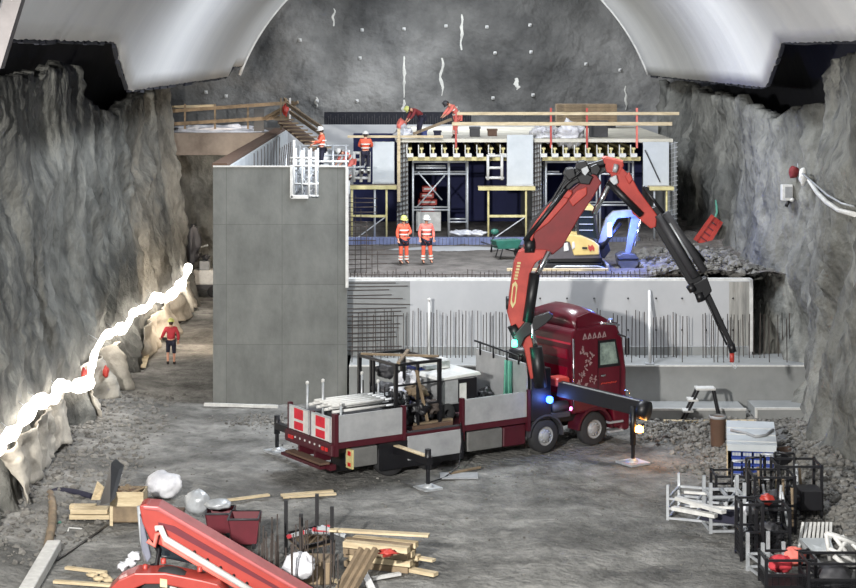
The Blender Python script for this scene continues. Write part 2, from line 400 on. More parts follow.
# raised rib round the far rim, torn black sheet edges under the shell
mb = MB(); pts = [(VX+(VR+.02)*math.cos(a), 89.9, VZ+(VR+.02)*math.sin(a)) for a in [vault_edge(89, 1)+(PI-2*vault_edge(89, 1))*k/60 for k in range(61)]]
mb.tube(pts, .09, 8).build('rim', M_white, vault)
mb = MB()
rnd = random.Random(3)
for side in (-1, 1):
    y = 36
    while y < 89:
        L = rnd.uniform(.6, 2.2); a = vault_edge(y, side)-.004; a2 = vault_edge(y+L, side)-.004
        ang = lambda a_: a_ if side > 0 else PI-a_
        p0 = Vector((VX+(VR+.08)*math.cos(ang(a)), y, VZ+(VR+.08)*math.sin(ang(a)))); p1 = Vector((VX+(VR+.08)*math.cos(ang(a2)), y+L, VZ+(VR+.08)*math.sin(ang(a2))))
        mb.bar(p0, p1, .1, rnd.uniform(.06, .2)); y += L+rnd.uniform(0, .6)
mb.build('edge_strip', M_mem_shade, vault)
# steel rib crossing the top left corner
a, b = P(34, -22, 31), P(-14, 66, 31)
t = thing('steel_rib', 'grey steel strut crossing the top left corner under the vault', 'strut', (b.x, 31, b.z))
MB().bar(P(46, -34, 31)+Vector((0, 0, 1.2)), P(-6, 66, 31), .30, .3, (0, 1, 0)).build('beam', mat('strut_grey', (84, 80, 80), .7, scale=3), t, True)
MB().bar(P(30, -34, 30.8)+Vector((0, 0, 1.2)), P(-20, 60, 30.8), .05, .22, (0, 1, 0)).build('flange', M_dgrey, t, True)
# black recess in the right wall behind the fresh wall end
# ================================================================ CONCRETE WORKS
# gable tower (front wall with a slot), side wall, back wall
YT = 61.4
def bx(px0, px1, z0, z1, Y, Y1, mb=None, bev=0): 
    mb = mb or MB(); return mb.box((px0-CX)*Y/F, (px1-CX)*Y/F, Y, Y1, z0, z1, bev)
tw = thing('concrete_wall', 'tall grey raw concrete end wall with a slot in its top, left of the truck', 'wall', (-4.5, YT, 0))
xl, xr = (213-CX)*YT/F, (347-CX)*YT/F; n0, n1 = (291-CX)*YT/F, (318.5-CX)*YT/F; zn = H-(198-CY)*YT/F; zt = H-(167-CY)*YT/F
MB().prism([(xl, YT, 0), (xr, YT, 0), (xr, YT, zt), (n1, YT, zt), (n1, YT, zn), (n0, YT, zn), (n0, YT, zt), (xl, YT, zt)], (0, .45, 0)).build('front_wall', M_conc, tw, True)
MB().box(xl, xl+.45, YT+.45, 90.4, 0, zt-.05).build('side_wall', M_conc, tw, True)
MB().box(xl+.45, 12.2, 90.0, 90.5, 3, 8.35).build('back_wall', M_wallc, tw, True, label='pale back wall with a straight top edge')
mb = MB().box(xl, n0, YT-.03, YT+.02, zt, zt+.05).box(n1, xr, YT-.03, YT+.02, zt, zt+.05).box(n0-.03, n0+.06, YT-.04, YT+.3, zn, zt+.05).box(n0, n1-.35, YT-.04, YT+.3, zn-.02, zn+.08).box(xr-.05, xr+.05, YT-.05, YT+.1, 4.0, zt)
mb.build('edge_strip', M_white, tw, True, label='white edging strips round the slot and top')
# white inner shuttering seen over the tower top
mb = MB().add([(xl+.55, 62.2, 6.2), (xl+.55, 89.8, 6.2), (xl+.55, 89.8, 8.0), (xl+.55, 62.2, 8.02)], [(0, 1, 2, 3)])
mb = MB().box(xl+.46, xl+.56, 62.0, 89.8, 5.6, 8.1)
mb.build('inner_shuttering', M_form, tw, True, label='white shuttering panel running back into the works')
MB().box(xl-.1, xl+.42, 62, 89.8, 8.06, 8.2).build('top_board', M_brown, tw, True, label='brown board along the top of the side wall')
mb = MB()
for k in range(9):
    mb.box(xl+.8, xl+.83, 68+k*1.6, 68.03+k*1.6, 7.0, 8.2)
mb.build('starter_bars', M_rust, tw, True)

# the stepped retaining walls and the filled deck between
st = thing('stepped_wall', 'long low concrete footing wall with white top edge behind the truck', 'wall', (5, 60.5, 0))
YL, YU = 60.5, 62.7
x0 = xr-.2; x1 = (808-CX)*YL/F
x0 = -2.18; MB().box(x0, x1, YL, YU+.3, 0, 1.48).build('lower_wall', M_wallc2, st, True)
MB().box(x0, x1, YL-.04, YL+.03, 1.46, 1.51).build('edge_board', M_white, st, True, label='white board along the top edge')
fy = 59.0; fx0 = (602-CX)*fy/F; fx1 = (808-CX)*fy/F
gx0, gx1 = (746-CX)*fy/F, (756-CX)*fy/F
MB().box(fx0, gx0, fy, YL, 0, .3).box(gx1, fx1, fy, YL, 0, .33).build('footing', M_wallc2, st, True)
MB().box(fx0, gx0, fy-.04, fy+.04, .29, .36).box(gx1, fx1, fy-.04, fy+.04, .31, .38).box(gx1-.04, gx1+.04, fy-.05, fy+.02, 0, .38).build('footing_strip', M_white, st, True)
rnd = random.Random(5)
n = 0
# vertical starter bars, in clusters as the photograph shows
xs_px = []
q = 352
while q < 804:
    xs_px.append(q); q += rnd.choice([2.9, 3.6, 4.4, 5.2, 6.0])
xs_px = [q for q in xs_px if not (604 < q < 612 or 690 < q < 698 or 770 < q < 776)][:100]
first = None
for q in xs_px:
    yb = YU-rnd.choice([.35, .6, 1.5]); X = (q-CX)*yb/F; hh = rnd.uniform(1.52, 1.68) if q < 640 else rnd.uniform(1.4, 1.6)
    me_tilt = rnd.uniform(-.05, .05)
    MB().bar((X, yb, 1.45), (X+me_tilt*.5, yb, 1.48+hh), .026).build('rebar', M_rust, st, True)
uw = thing('retaining_wall', 'pale smooth concrete wall holding the gravel deck behind the truck', 'wall', (5, YU, 1.48))
x2 = (752-CX)*YU/F; x0 = xr-.1
MB().box(x0, x2, YU, YU+.4, 1.48, 4.06).build('wall_face', M_wallc, uw, True)
MB().box(x0, x2, YU+.02, YU+.35, 4.06, 4.13).build('top_edge', M_white, uw, True)
MB().box(x2-.09, x2+.03, YU-.03, YU+.4, 1.6, 4.1).build('end_board', M_white, uw, True)
MB().box(x0, x2-.2, YU-.10, YU-.0, 1.48, 1.78).build('kicker', M_wallc2, uw, True)
# grey darker pour on the left, wet stain panel, tie holes
MB().box((347-CX)*YU/F, (410-CX)*YU/F, YU-.02, YU+.02, 1.8, 4.05).build('raw_panel', M_wallc2, uw, True, label='darker raw panel at the left end')
MB().box((729-CX)*YU/F, (750-CX)*YU/F, YU-.012, YU+.02, 1.8, 4.03).build('stained_panel', mat('stained_concrete', (168, 166, 160), .8, col2=(104, 104, 102), scale=1.4, stretch=(3, 1, .3), contrast=.5), uw, True, label='water-stained right end panel')
mb = MB()
for q in (540, 567, 594, 628, 656, 682, 706, 733):
    for zz in (2.35, 3.45): p = P(q, 300, YU); mb.lathe([(0, 0), (.035, 0), (.035, .02)], (p.x, YU-.015, zz), (0, -1, 0), 8)
mb.build('tie_holes', M_dgrey, uw, True)
# horizontal bars sticking out of the tower edge over the pale wall
hb = thing('horizontal_rebar_mat', 'rows of horizontal steel bars sticking out of the tower edge', 'rebar', (xr+1, 62.0, 2))
for k in range(17):
    z = 1.75+k*.145+rnd.uniform(-.02, .02); L = rnd.uniform(1.3, 2.2)
    MB().bar((xr-.1, 61.9+rnd.uniform(0, .5), z), (xr+L, 62.1+rnd.uniform(0, .4), z+rnd.uniform(-.03, .03)), .03).build('rebar', M_rust, hb, True)
hb2 = thing('rebar_mat', 'upper rows of horizontal steel bars beside the tower, above the gravel deck', 'rebar', (xr+1, 63.5, 4.1))
for k in range(16):
    z = 4.25+k*.17; L = rnd.uniform(.7, 2.0) if k < 7 else rnd.uniform(.5, 1.0)
    MB().bar((xr-.1, 64.5, z), (xr+L, 64.6, z+rnd.uniform(-.03, .03)), .028).build('rebar', M_rust, hb2, True)
for k in range(5): MB().bar((xr+.18+k*.2, 64.55, 4.0), (xr+.18+k*.2, 64.55, 6.9-k*.5), .026).build('rebar', M_rust, hb2, True)
# deck fill
mb = MB(); vs = []; fs = []; nx, ny = 120, 100
for i in range(nx+1):
    for j in range(ny+1):
        x = xl+.5+(12.9-xl)*i/nx; y = YU+.3+(90-YU)*j/ny
        z = 4.08+.05*noise.noise(Vector((x*.8, y*.8, 3)))+.04*noise.noise(Vector((x*3, y*3, 3)))
        if x > 7.2: z += .22*max(0, min(1, (x-7.2)/2))*(1+noise.noise(Vector((x*.9, y*.9, 8))))
        vs.append((x, y, z))
for i in range(nx):
    for j in range(ny): a = i*(ny+1)+j; fs.append((a, a+ny+1, a+ny+2, a+1))
mb.add(vs, fs, True).build('floor', M_deckg, kind='structure')
# short starter bars along the deck's front edge and back
ed = thing('edge_starter_bars', 'fringe of short starter bars along the deck edge above the pale wall', 'rebar', (3, YU+.6, 4.1), kind='stuff')
mb = MB(); q = 350
while q < 700:
    X = (q-CX)*(YU+.5)/F; mb.bar((X, YU+.5, 4.0), (X+rnd.uniform(-.05, .05), YU+.5, 4.1+rnd.uniform(.12, .32)), .026); q += 4.2
mb.bar(((350-CX)*.0349, YU+.55, 4.2), ((700-CX)*.0349, YU+.55, 4.2), .03)
mb.build('bars', M_rust, ed, True, kind='stuff')
# leaning white prop and its dark strut
t = thing('leaning_prop', 'slim white steel prop standing against the pale wall, right of the truck cab', 'prop', G(650, 362, 1.48))
MB().tube([P(650, 365, 60.7), P(649.5, 291, 62.5)], .055, 8).build('tube', M_white, t, True)
MB().box(7.8, 8.1, 60.6, 60.9, 1.48, 1.54).build('foot_plate', M_galv, t, True)
# thin white survey pole beside the tower
t = thing('white_pole', 'thin white pole standing on the step behind the truck bed', 'pole', P(429, 362, 62.2))
MB().tube([P(429, 364, 61.9), P(429, 300, 61.9)], .04, 8).build('pole_tube', M_white, t, True)
MB().lathe([(0, .08), (.06, .05), (.06, 0)], P(429, 300, 61.9), (0, 0, 1), 8).build('cap', M_white, t, True)
# white step stool in front of the low wall
t = thing('site_steps', 'small white-topped steps leaning against the low concrete wall', 'steps', G(700, 419))
mb = MB(); c = G(703, 421); c.y -= .5
MB().box(c.x-.28, c.x+.34, c.y+.05, c.y+.55, 1.08, 1.14).build('top_step', M_white, t, True)
for k, (dx, z) in enumerate([(-.42, .72), (-.58, .36)]):
    MB().box(c.x+dx-.12, c.x+dx+.2, c.y+.05, c.y+.55, z, z+.06).build('step', M_white, t, True)
for yy in (c.y+.1, c.y+.5):
    MB().bar((c.x+.3, yy, 1.1), (c.x+.52, yy, 0), .07).build('leg', M_black, t, True)
    MB().bar((c.x-.2, yy, 1.1), (c.x-.72, yy, 0), .07).build('leg', M_black, t, True)
# line of timber on the ground in front of the footing
one(MB().box((664-CX)*58.2/F, (757-CX)*58.2/F, 58.15, 58.35, .04, .12), 'timber_batten', M_wood, 'long timber batten on the ground before the footing, behind the blue crates', 'timber')
one(MB().bar(G(205, 405.5)+Vector((0, -.2, .08)), G(278, 409)+Vector((0, 0, .08)), .12, .1), 'kerb_strip', M_white, 'white strip lying along the foot of the tall concrete wall', 'strip')

# ================================================================ FORMWORK SHED ON THE DECK
YF = 76.0
def X(px, Y=YF): return (px-CX)*Y/F
def Z(py, Y=YF): return H-(py-CY)*Y/F
fw = thing('formwork_structure', 'slab formwork with two dark bays on the back of the gravel deck', 'formwork', (4, YF, 4.1))
MB().box(X(396), X(672), YF-.3, 88, 8.22, 8.36).build('slab_deck', mat('plywood_deck', (206, 202, 188), .7, col2=(168, 164, 152), scale=.8), fw, True)
for a, b in ((397, 408), (532, 541), (666, 676)):
    MB().box(X(a), X(b), YF-.2, 88, 4.1, 8.2).build('pier', M_wallc2, fw, True)
M_bay = mat('bay_shade', (34, 40, 84), .8, scale=.8)
MB().box(X(347), X(676), 84, 84.3, 4.1, 8.2).build('bay_shade_panel', M_bay, fw, True)  # added panel, the darkness of the bays put into its navy colour
mbs = None
for a, b in ((397, 408), (532, 541), (666, 676)):
    mb = MB()
    for k in range(20): z = 4.3+k*.2; mb.bar((X(a)-.03, YF-.28, z), (X(b)+.03, YF-.28, z+.12), .03)
    for u in (.2, .5, .8): mb.bar((X(a+(b-a)*u), YF-.26, 4.1), (X(a+(b-a)*u), YF-.26, 8.25), .03)
    mb.build('rebar_cage', M_rust if a < 600 else M_galv, fw, True)
for a, b, t_, bo, l in ((373, 394.5, 141, 181, 'left'), (506, 532, 134, 183, 'middle'), (641, 666.5, 141, 184, 'right')):
    pn = thing('shuttering_panel', 'plain white shuttering panel on the formwork front, %s of three' % l, 'panel', (X((a+b)/2), YF-.6, Z(bo)))
    MB().box(X(a), X(b), YF-.75, YF-.62, Z(bo), Z(t_), .01).build('face_sheet', M_form, pn, True)
    mb = MB()
    for u in (.15, .5, .85): mb.bar((X(a)+(X(b)-X(a))*u, YF-.55, Z(bo)), (X(a)+(X(b)-X(a))*u, YF-.55, Z(t_)), .1)
    mb.build('stiffener', M_yel, pn, True)
    MB().box(X(a)-.01, X(b)+.01, YF-.74, YF-.5, Z(bo)-.06, Z(bo)).build('bottom_rail', M_galv, pn, True)
# joists under the slab: one beam, copied
jp = None; xs = [410+k*11.6 for k in range(9)]+[543+k*11.2 for k in range(9)]
for q in xs:
    if jp is None:
        jp = thing('joist', 'short yellow timber formwork joist end under the slab edge', 'beam', (X(q), YF-.35, 7.62), 0, 'joists under the slab formwork')
        MB().box(-.08, .08, 0, 7, .0, .07).box(-.03, .03, 0, 7, .07, .30).box(-.08, .08, 0, 7, .30, .37).build('beam', M_yel, jp)
        MB().box(-.14, .14, -.1, 0, -.02, .14).build('bracket', M_white, jp)
        MB().bar((-.13, -.04, .1), (-.13, -.04, .5), .04).build('hook', M_white, jp)
    else: dup(jp, (X(q), YF-.35, 7.62))
for a, b in ((408, 506), (541, 641)):
    pass
one(MB().box(X(408), X(531), YF-.2, YF-.05, 7.44, 7.6), 'bearer_beam', M_yel, 'pale timber bearer across the left bay under the joists', 'beam')
one(MB().box(X(542), X(640), YF-.2, YF-.05, 7.44, 7.6), 'bearer_beam', M_yel, 'pale timber bearer across the right bay under the joists', 'beam')
# bracket platforms with yellow beams and posts
def platform(a, b, top, posts, label, rail=True):
    t = thing('bracket_platform', label, 'platform', (X((a+b)/2), YF-1.0, 4.1))
    MB().box(X(a), X(b), YF-1.5, YF-1.35, Z(top+3.6), Z(top)).build('front_beam', M_yel, t, True)
    MB().box(X(a), X(b), YF-1.35, YF-.8, Z(top)-.06, Z(top)-.01).build('platform_board', M_wood, t, True)
    for q, c in posts:
        MB().tube([(X(q), YF-1.4, 4.1), (X(q), YF-1.4, Z(top+4))], .045, 8).build('post', M_yel if c == 'y' else M_galv, t, True)
    if rail:
        zz = Z(213)
        MB().box(X(posts[0][0]), X(posts[-1][0]), YF-1.45, YF-1.38, zz-.05, zz+.05).build('rail', M_yel, t, True)
        MB().bar((X(posts[0][0]), YF-1.42, 4.15), (X(posts[-1][0]), YF-1.42, zz), .04).build('brace', M_galv, t, True)
platform(350, 397, 183, [(353, 'y'), (375.5, 'w'), (387, 'y')], 'yellow-beamed bracket platform under the left shuttering panel')
platform(477, 533, 184, [(487, 'y'), (524, 'y')], 'yellow-beamed bracket platform between the two bays')
platform(645, 669, 184, [(650, 'w'), (662, 'y')], 'small bracket platform under the right shuttering panel', False)
# scaffold tower in the left bay
def scaff(a, b, top, bot, verts, horiz, diag, label, Y=YF+.3, m=M_galv, r=.05, depth=1.4):
    t = thing('scaffold_tower', label, 'scaffold', (X((a+b)/2, Y), Y, Z(bot, Y)))
    for dy in (0, depth):
        for q in verts: MB().tube([(X(q, Y), Y+dy, Z(bot, Y)), (X(q, Y), Y+dy, Z(top, Y))], r, 6).build('upright', m, t, True)
        for y_, q0, q1 in horiz: MB().tube([(X(q0, Y), Y+dy, Z(y_, Y)), (X(q1, Y), Y+dy, Z(y_, Y))], r*.85, 6).build('ledger', m, t, True)
    for p in diag: MB().tube([(X(p[0], Y), Y-.02, Z(p[1], Y)), (X(p[2], Y), Y-.02, Z(p[3], Y))], r*.7, 6).build('brace', m, t, True)
    return t
scaff(412, 468, 160, 239, [413, 449, 467.5], [(162, 412, 468), (174, 412, 468), (210, 412, 450), (168, 416, 446), (222, 449, 468)], [(416, 208, 445, 175), (418, 172, 442, 200)], 'galvanised scaffold tower standing in the left formwork bay')
scaff(543, 640, 158, 239, [546, 588, 600, 633], [(162, 545, 634), (174, 545, 562), (174, 588, 634), (205, 588, 634)], [(548, 235, 586, 180)], 'grey scaffold tower behind the crane in the right formwork bay')
scaff(487, 503, 155, 180, [488, 502], [(156, 487, 503), (168, 487, 503), (178, 486, 504)], [], 'small white ladder frame hanging above the middle bracket platform', YF-1.1, M_white, .06, .3)
scaff(353, 369, 152, 182, [354, 361, 369], [(153, 353, 370), (160, 353, 370), (172, 353, 370), (178, 353, 370)], [(355, 176, 367, 162)], 'white ladder frame standing on the left bracket platform', YF-1.3, M_white, .07, .3)
# red crates in the left bay
for k, (q0, q1, y0_, y1_, l) in enumerate([(421, 435, 205, 199, 'lowest'), (418, 437, 199, 194, 'second from the bottom'), (420, 434, 194, 188, 'third from the bottom'), (422, 436, 188, 183, 'topmost')]):
    Yc = YF+3.0; z0 = 5.0+k*.29
    t = thing('red_crate', 'red crate behind the scaffold in the left bay, %s of stack' % l, 'crate', (X((q0+q1)/2, Yc), Yc, z0))
    MB().box(X(q0, Yc), X(q1, Yc), Yc, Yc+.8, z0, z0+.24, .02).build('crate_body', M_crane, t, True)
    MB().box(X(q0+2, Yc), X(q1-2, Yc), Yc-.03, Yc, z0+.1, z0+.17).build('handle_slot', M_white, t, True)
one(MB().box(X(416, 79), X(441, 79), 79, 79.9, 4.15, 5.0, .02), 'white_plinth', M_white, 'pale box under the stack of red crates', 'box')
# blue sill along the foot of the formwork
one(MB().box(X(348, 74.2), X(640, 74.2), 74.2, 74.6, 4.05, 4.36, .02), 'sill_upstand', M_tarp, 'bluish sheeted upstand along the foot of the formwork', 'upstand')
sb = thing('sill_starter_bars', 'low fringe of starter bars in front of the bluish upstand', 'rebar', (3, 73.9, 4.1), kind='stuff')
mb = MB(); q = 350
while q < 690: mb.bar((X(q, 73.8), 73.8, 4.0), (X(q, 73.8), 73.8, 4.4), .016); q += 3.7
mb.build('bars', M_rust, sb, True, kind='stuff')
# pale concrete smear in front
mb = MB(); vs = []; fs = []
for i in range(41):
    for j in range(9):
        u, v = i/40, j/8; x = -1.6+6.6*u; y = 71.6+1.9*v*math.sin(PI*min(1, max(0, u)))**.5
        vs.append((x, y+.1, 4.05+.12*math.sin(PI*v)*math.sin(PI*u)+.02*noise.noise(Vector((x*3, y*3, 0)))))
for i in range(40):
    for j in range(8): a = i*9+j; fs.append((a, a+9, a+10, a+1))
one(mb.add(vs, fs, True), 'spilled_concrete', M_wallc, 'pale spread of spilled concrete behind the two standing workers', 'spill')
# white bags in front of left bay
for k, (q, l) in enumerate([(458, 'left'), (465, 'middle'), (477, 'right')]):
    p = P(q, 234, 75.6); one(MB().blob((p.x, 75.4, 4.42), .34, .25, .14, k, .25), 'white_sack', M_sheet, 'white sack lying on the upstand at the bay foot, %s of three' % l, 'sack')
# clutter on the slab deck
gr = thing('guard_rail', 'pale double-board guard rail with red posts along the slab front', 'guard rail', (X(560), YF-.35, 8.36))
YR = YF-.4
MB().box(X(457, YR), X(679, YR), YR-.06, YR, Z(115, YR), Z(112, YR)).build('upper_board', M_wood, gr, True)
MB().box(X(452, YR), X(672, YR), YR-.06, YR, Z(125.5, YR), Z(122, YR)).build('lower_board', M_wood, gr, True)
for q in (456, 551, 587, 637): MB().bar((X(q, YR), YR+.05, Z(148, YR)), (X(q, YR), YR+.05, Z(108, YR)), .08).build('post', M_crane if q != 637 else M_pink, gr, True)
gr2 = thing('guard_rail', 'thin timber hand rail between the two upper workers and the left panel', 'guard rail', (X(400), YF-.5, 8.2))
MB().bar((X(348), YF-.5, Z(136)), (X(443), YF-.5, Z(136)), .06, .1).build('rail', M_wood, gr2, True)
MB().bar((X(399), YF-.45, 8.0), (X(399), YF-.45, Z(128)), .08).build('post', M_wood, gr2, True)
MB().box(X(397.5), X(400.5), YF-.85, YF-.75, Z(200), Z(128)).build('kick_post', M_wood, gr2, True, label='tall pale timber post')
for k, (q0, q1, d, z, hh, m, l) in enumerate([(418, 427, .6, 8.36, .35, M_blue, 'blue box on the slab deck beside the stooping worker'), (434, 441, .5, 8.36, .3, M_navy, 'dark box on the slab deck edge, right of the stooping worker'), (470, 480, 1.6, 8.36, .42, M_dgrey, 'dark grey toolbox on the slab deck behind the guard rail'), (488, 497, 2.2, 8.36, .3, M_brown, 'brown box on the slab deck behind the guard rail'), (590, 608, 1.2, 8.36, .7, M_dgrey, 'large dark grey chest on the slab deck above the right bay')]):
    t = thing('site_box', l, 'box', (X((q0+q1)/2), YF+d, z))
    MB().box(X(q0, YF+d), X(q1, YF+d), YF+d, YF+d+.6, z, z+hh*.8, .02).build('box_body', m, t, True)
    MB().box(X(q0, YF+d)-.03, X(q1, YF+d)+.03, YF+d-.03, YF+d+.63, z+hh*.8, z+hh).build('lid', m, t, True)
for k, (q, y_, r, l) in enumerate([(543, 136, .42, 'crumpled white sheet bundle above the middle panel, left one'), (553, 136, .34, 'crumpled white sheet bundle above the middle panel, right one'), (571, 134, .55, 'large crumpled white sheet bundle above the right bay'), (404, 137, .4, 'crumpled grey sheet bundle at the left end of the slab deck')]):
    one(MB().blob((X(q), YF+.7, 8.5), r, .4, .32 if k != 2 else .5, k+3, .35, fr=2.4), 'sheet_bundle', M_sheet, l, 'sheeting')
one(MB().bar(P(625, 139, YF+.4), P(668, 146, YF-.2), .5, .06), 'pale_plank', M_white, 'pale boards sloping over the top of the right shuttering panel', 'boards')
one(MB().bar(P(645, 150, YF-.9), P(660, 182, YF-.85), .03, .05), 'diagonal_rod', M_dgrey, 'thin dark rod across the face of the right shuttering panel', 'rod')
# plywood stack far behind
for k in range(5):
    one(MB().box(X(557, 86), X(617, 86), 86, 87.2, 8.66+k*.17, 8.66+k*.17+.16), 'plywood_board', M_woodb, 'brown plywood sheet in the stack beyond the guard rail', 'plywood', 'plywood stack on the slab')
one(MB().box(X(558, 86), X(616, 86), 86.1, 87.1, 8.36, 8.66), 'stack_support', M_dgrey, 'dark support under the plywood stack', 'support')
# black band along the far wall
one(MB().box(-4.7, 3.0, 94.2, 94.5, 7.9, 8.85), 'membrane_strip', M_mem_shade, 'black membrane strip along the foot of the end wall, left of the guard rail', 'membrane')
sp = thing('membrane_starter_bars', 'row of thin bars standing against the black membrane strip', 'rebar', (0, 94, 8), kind='stuff')
mb = MB()
for k in range(60): mb.bar((-4.6+k*.127, 94.0, 7.9), (-4.6+k*.127, 94.0, 8.55+.1*(k % 3)), .025)
mb.build('bars', M_dgrey, sp, True, kind='stuff')

# ================================================================ UPPER LEFT LEDGE
one(MB().box(-12.6, -6.6, 89, 95.2, 6.9, 8.0), 'concrete_ledge', mat('ledge_concrete', (128, 120, 112), .9, col2=(86, 78, 72), scale=.6), 'brownish concrete ledge high up behind the tall wall', 'ledge')
mb = MB(); vs = []; fs = []
for i in range(31):
    for j in range(21):
        u, v = i/30, j/20; x = -15+9.6*u; z = -.3+7.4*v; vs.append((x, 92.5+.7*noise.noise(Vector((x*.7, z*.6, 3)))-.3*v+.3*noise.noise(Vector((x*2, z*2, 3))), z))
for i in range(30):
    for j in range(20): a = i*21+j; fs.append((a, a+21, a+22, a+1))
mb.add(vs, fs, True).build('wall_back', M_rock, kind='structure')
gl = thing('guard_rail', 'timber double-board guard rail on the ledge at upper left', 'guard rail', (-9, 88.9, 8.0))
a = P(172, 111, 89.0); b = P(294, 102.5, 87.5)
MB().bar(a, b, .07, .17).build('upper_board', M_woodb, gl, True)
MB().bar(P(172, 124, 89.0), P(290, 117, 87.5), .07, .17).build('lower_board', M_woodb, gl, True)
MB().bar(P(172, 107, 89.2), P(216, 105.5, 89), .05, .12).build('top_batten', M_wood, gl, True)
for q in (185, 215, 248): MB().bar(P(q, 129, 88.9), P(q, 104, 88.9), .09).build('post', M_woodb, gl, True)
MB().box(P(254, 126, 88.7).x, P(264, 126, 88.7).x, 88.6, 88.8, 8.1, 9.2).build('black_sheet', M_black, gl, True, label='black square sheet on the rail')
vs = []; fs = []; mb = MB()
one(MB().blob((-10.0, 90.0, 8.05), 2.1, .6, .28, 4, .3, fr=3), 'sheet_bundle', M_sheet, 'long crumpled white sheet lying on the ledge under the left guard rail', 'sheeting')
# timber stair flight, sloping rails and knot of props
sf = thing('timber_stair', 'sloping timber stair with hand rails down from the upper left ledge', 'stair', P(290, 128, 84))
def SB(a, Ya, b, Yb, w_, h_, m, nm): MB().bar(P(a[0], a[1], Ya), P(b[0], b[1], Yb), w_, h_).build(nm, m, sf, True)
SB((287, 104), 84, (322, 128), 72.5, .08, .16, M_woodb, 'hand_rail')
SB((290, 112), 84, (324, 136), 72.5, .08, .16, M_woodb, 'hand_rail')
SB((284, 122), 84, (320, 150), 72.5, .6, .12, M_brown, 'stringer')
for k in range(9):
    u = k/8; p = P(284+36*u, 121+28*u, 84-11.5*u); MB().box(p.x-.45, p.x+.45, p.y-.1, p.y+.2, p.z+.03, p.z+.09).build('tread', M_woodb, sf, True)
for a_, b_ in (((272, 117), (298, 102)), ((263, 119), (287, 106)), ((284, 99), (300, 112))): SB(a_, 86, b_, 84.5, .07, .14, M_woodb, 'brace')
for q in (281, 286, 290): SB((q, 130), 84.6, (q, 98), 84.6, .08, .08, M_woodb if q != 290 else M_white, 'post')
one(MB().blob(P(285.5, 110, 84.2), .13, .13, .3, 2, .2), 'warning_light', M_crane, 'small red and white warning marker on the stair head', 'marker')
# scaffold well behind the tower slot
def wtube(t, a, b, Y0, Y1, r=.045, m=M_galv, nm='tube'): MB().tube([P(a[0], a[1], Y0), P(b[0], b[1], Y1)], r, 6).build(nm, m, t, True)
sc = thing('access_scaffold', 'pale tubular scaffold stair seen through the slot in the tall wall', 'scaffold', P(303, 200, 64))
for q in (294, 302, 309, 316):
    wtube(sc, (q, 214), (q, 150 if q > 300 else 140), 64, 64, .05, M_white, 'upright'); wtube(sc, (q+2, 214), (q+2, 148), 66.5, 66.5, .045, M_galv, 'upright')
for y_ in (158, 166, 184, 196): wtube(sc, (290, y_), (319, y_), 64, 64, .045, M_white, 'ledger')
for a_, b_ in (((294, 197), (316, 170)), ((296, 170), (314, 192)), ((300, 205), (318, 182))): wtube(sc, a_, b_, 64.1, 64.1, .04, M_galv, 'brace')
for k in range(6): p = P(296+k*3.2, 197-k*5, 65); MB().box(p.x-.12, p.x+.2, 64.6, 65.4, p.z, p.z+.05).build('tread', M_galv, sc, True)
sp2 = thing('working_platform', 'grey scaffold platform strewn with tubes behind the tall wall top', 'platform', P(320, 160, 70))
z0 = 7.35
MB().box(P(282, 150, 70).x, P(350, 150, 70).x, 68.5, 73.5, z0-.08, z0).build('deck_boards', M_grey, sp2, True)
rnd = random.Random(11)
for q in (286, 300, 318, 333, 346):
    for Y_ in (68.6, 73.4): MB().tube([P(q, 200, Y_), (P(q, 0, Y_).x, Y_, z0+.9)], .045, 6).build('upright', M_galv, sp2, True)
for zz in (.45, .85): MB().tube([(P(284, 0, 73.4).x, 73.4, z0+zz), (P(349, 0, 73.4).x, 73.4, z0+zz)], .04, 6).build('rail', M_galv, sp2, True)
MB().tube([(P(290, 0, 68.6).x, 68.6, z0+.5), (P(349, 0, 68.6).x, 68.6, z0+.5)], .05, 6).build('rail', M_white, sp2, True)
for k in range(7): a_ = P(288+k*9, 0, 70); MB().tube([(a_.x, 69+k*.4, z0+.06), (a_.x+rnd.uniform(.6, 1.6), 70+k*.3, z0+.1)], .04, 6).build('loose_tube', M_galv, sp2, True)
one(MB().box(P(320, 0, 73.9).x, P(350, 0, 73.9).x, 73.8, 74.0, 6.2, 8.0), 'grey_shutter', M_galv, 'grey ribbed shutter behind the scaffold platform', 'shutter')
bu = thing('bar_bundle', 'tuft of short bars standing at the corner of the white shuttering', 'rebar', P(283, 160, 70))
for k in range(7): MB().bar(P(279+k*2.0, 166, 68), P(280+k*2.2, 148-k*1.2, 68), .03).build('rebar', M_rust, bu, True)
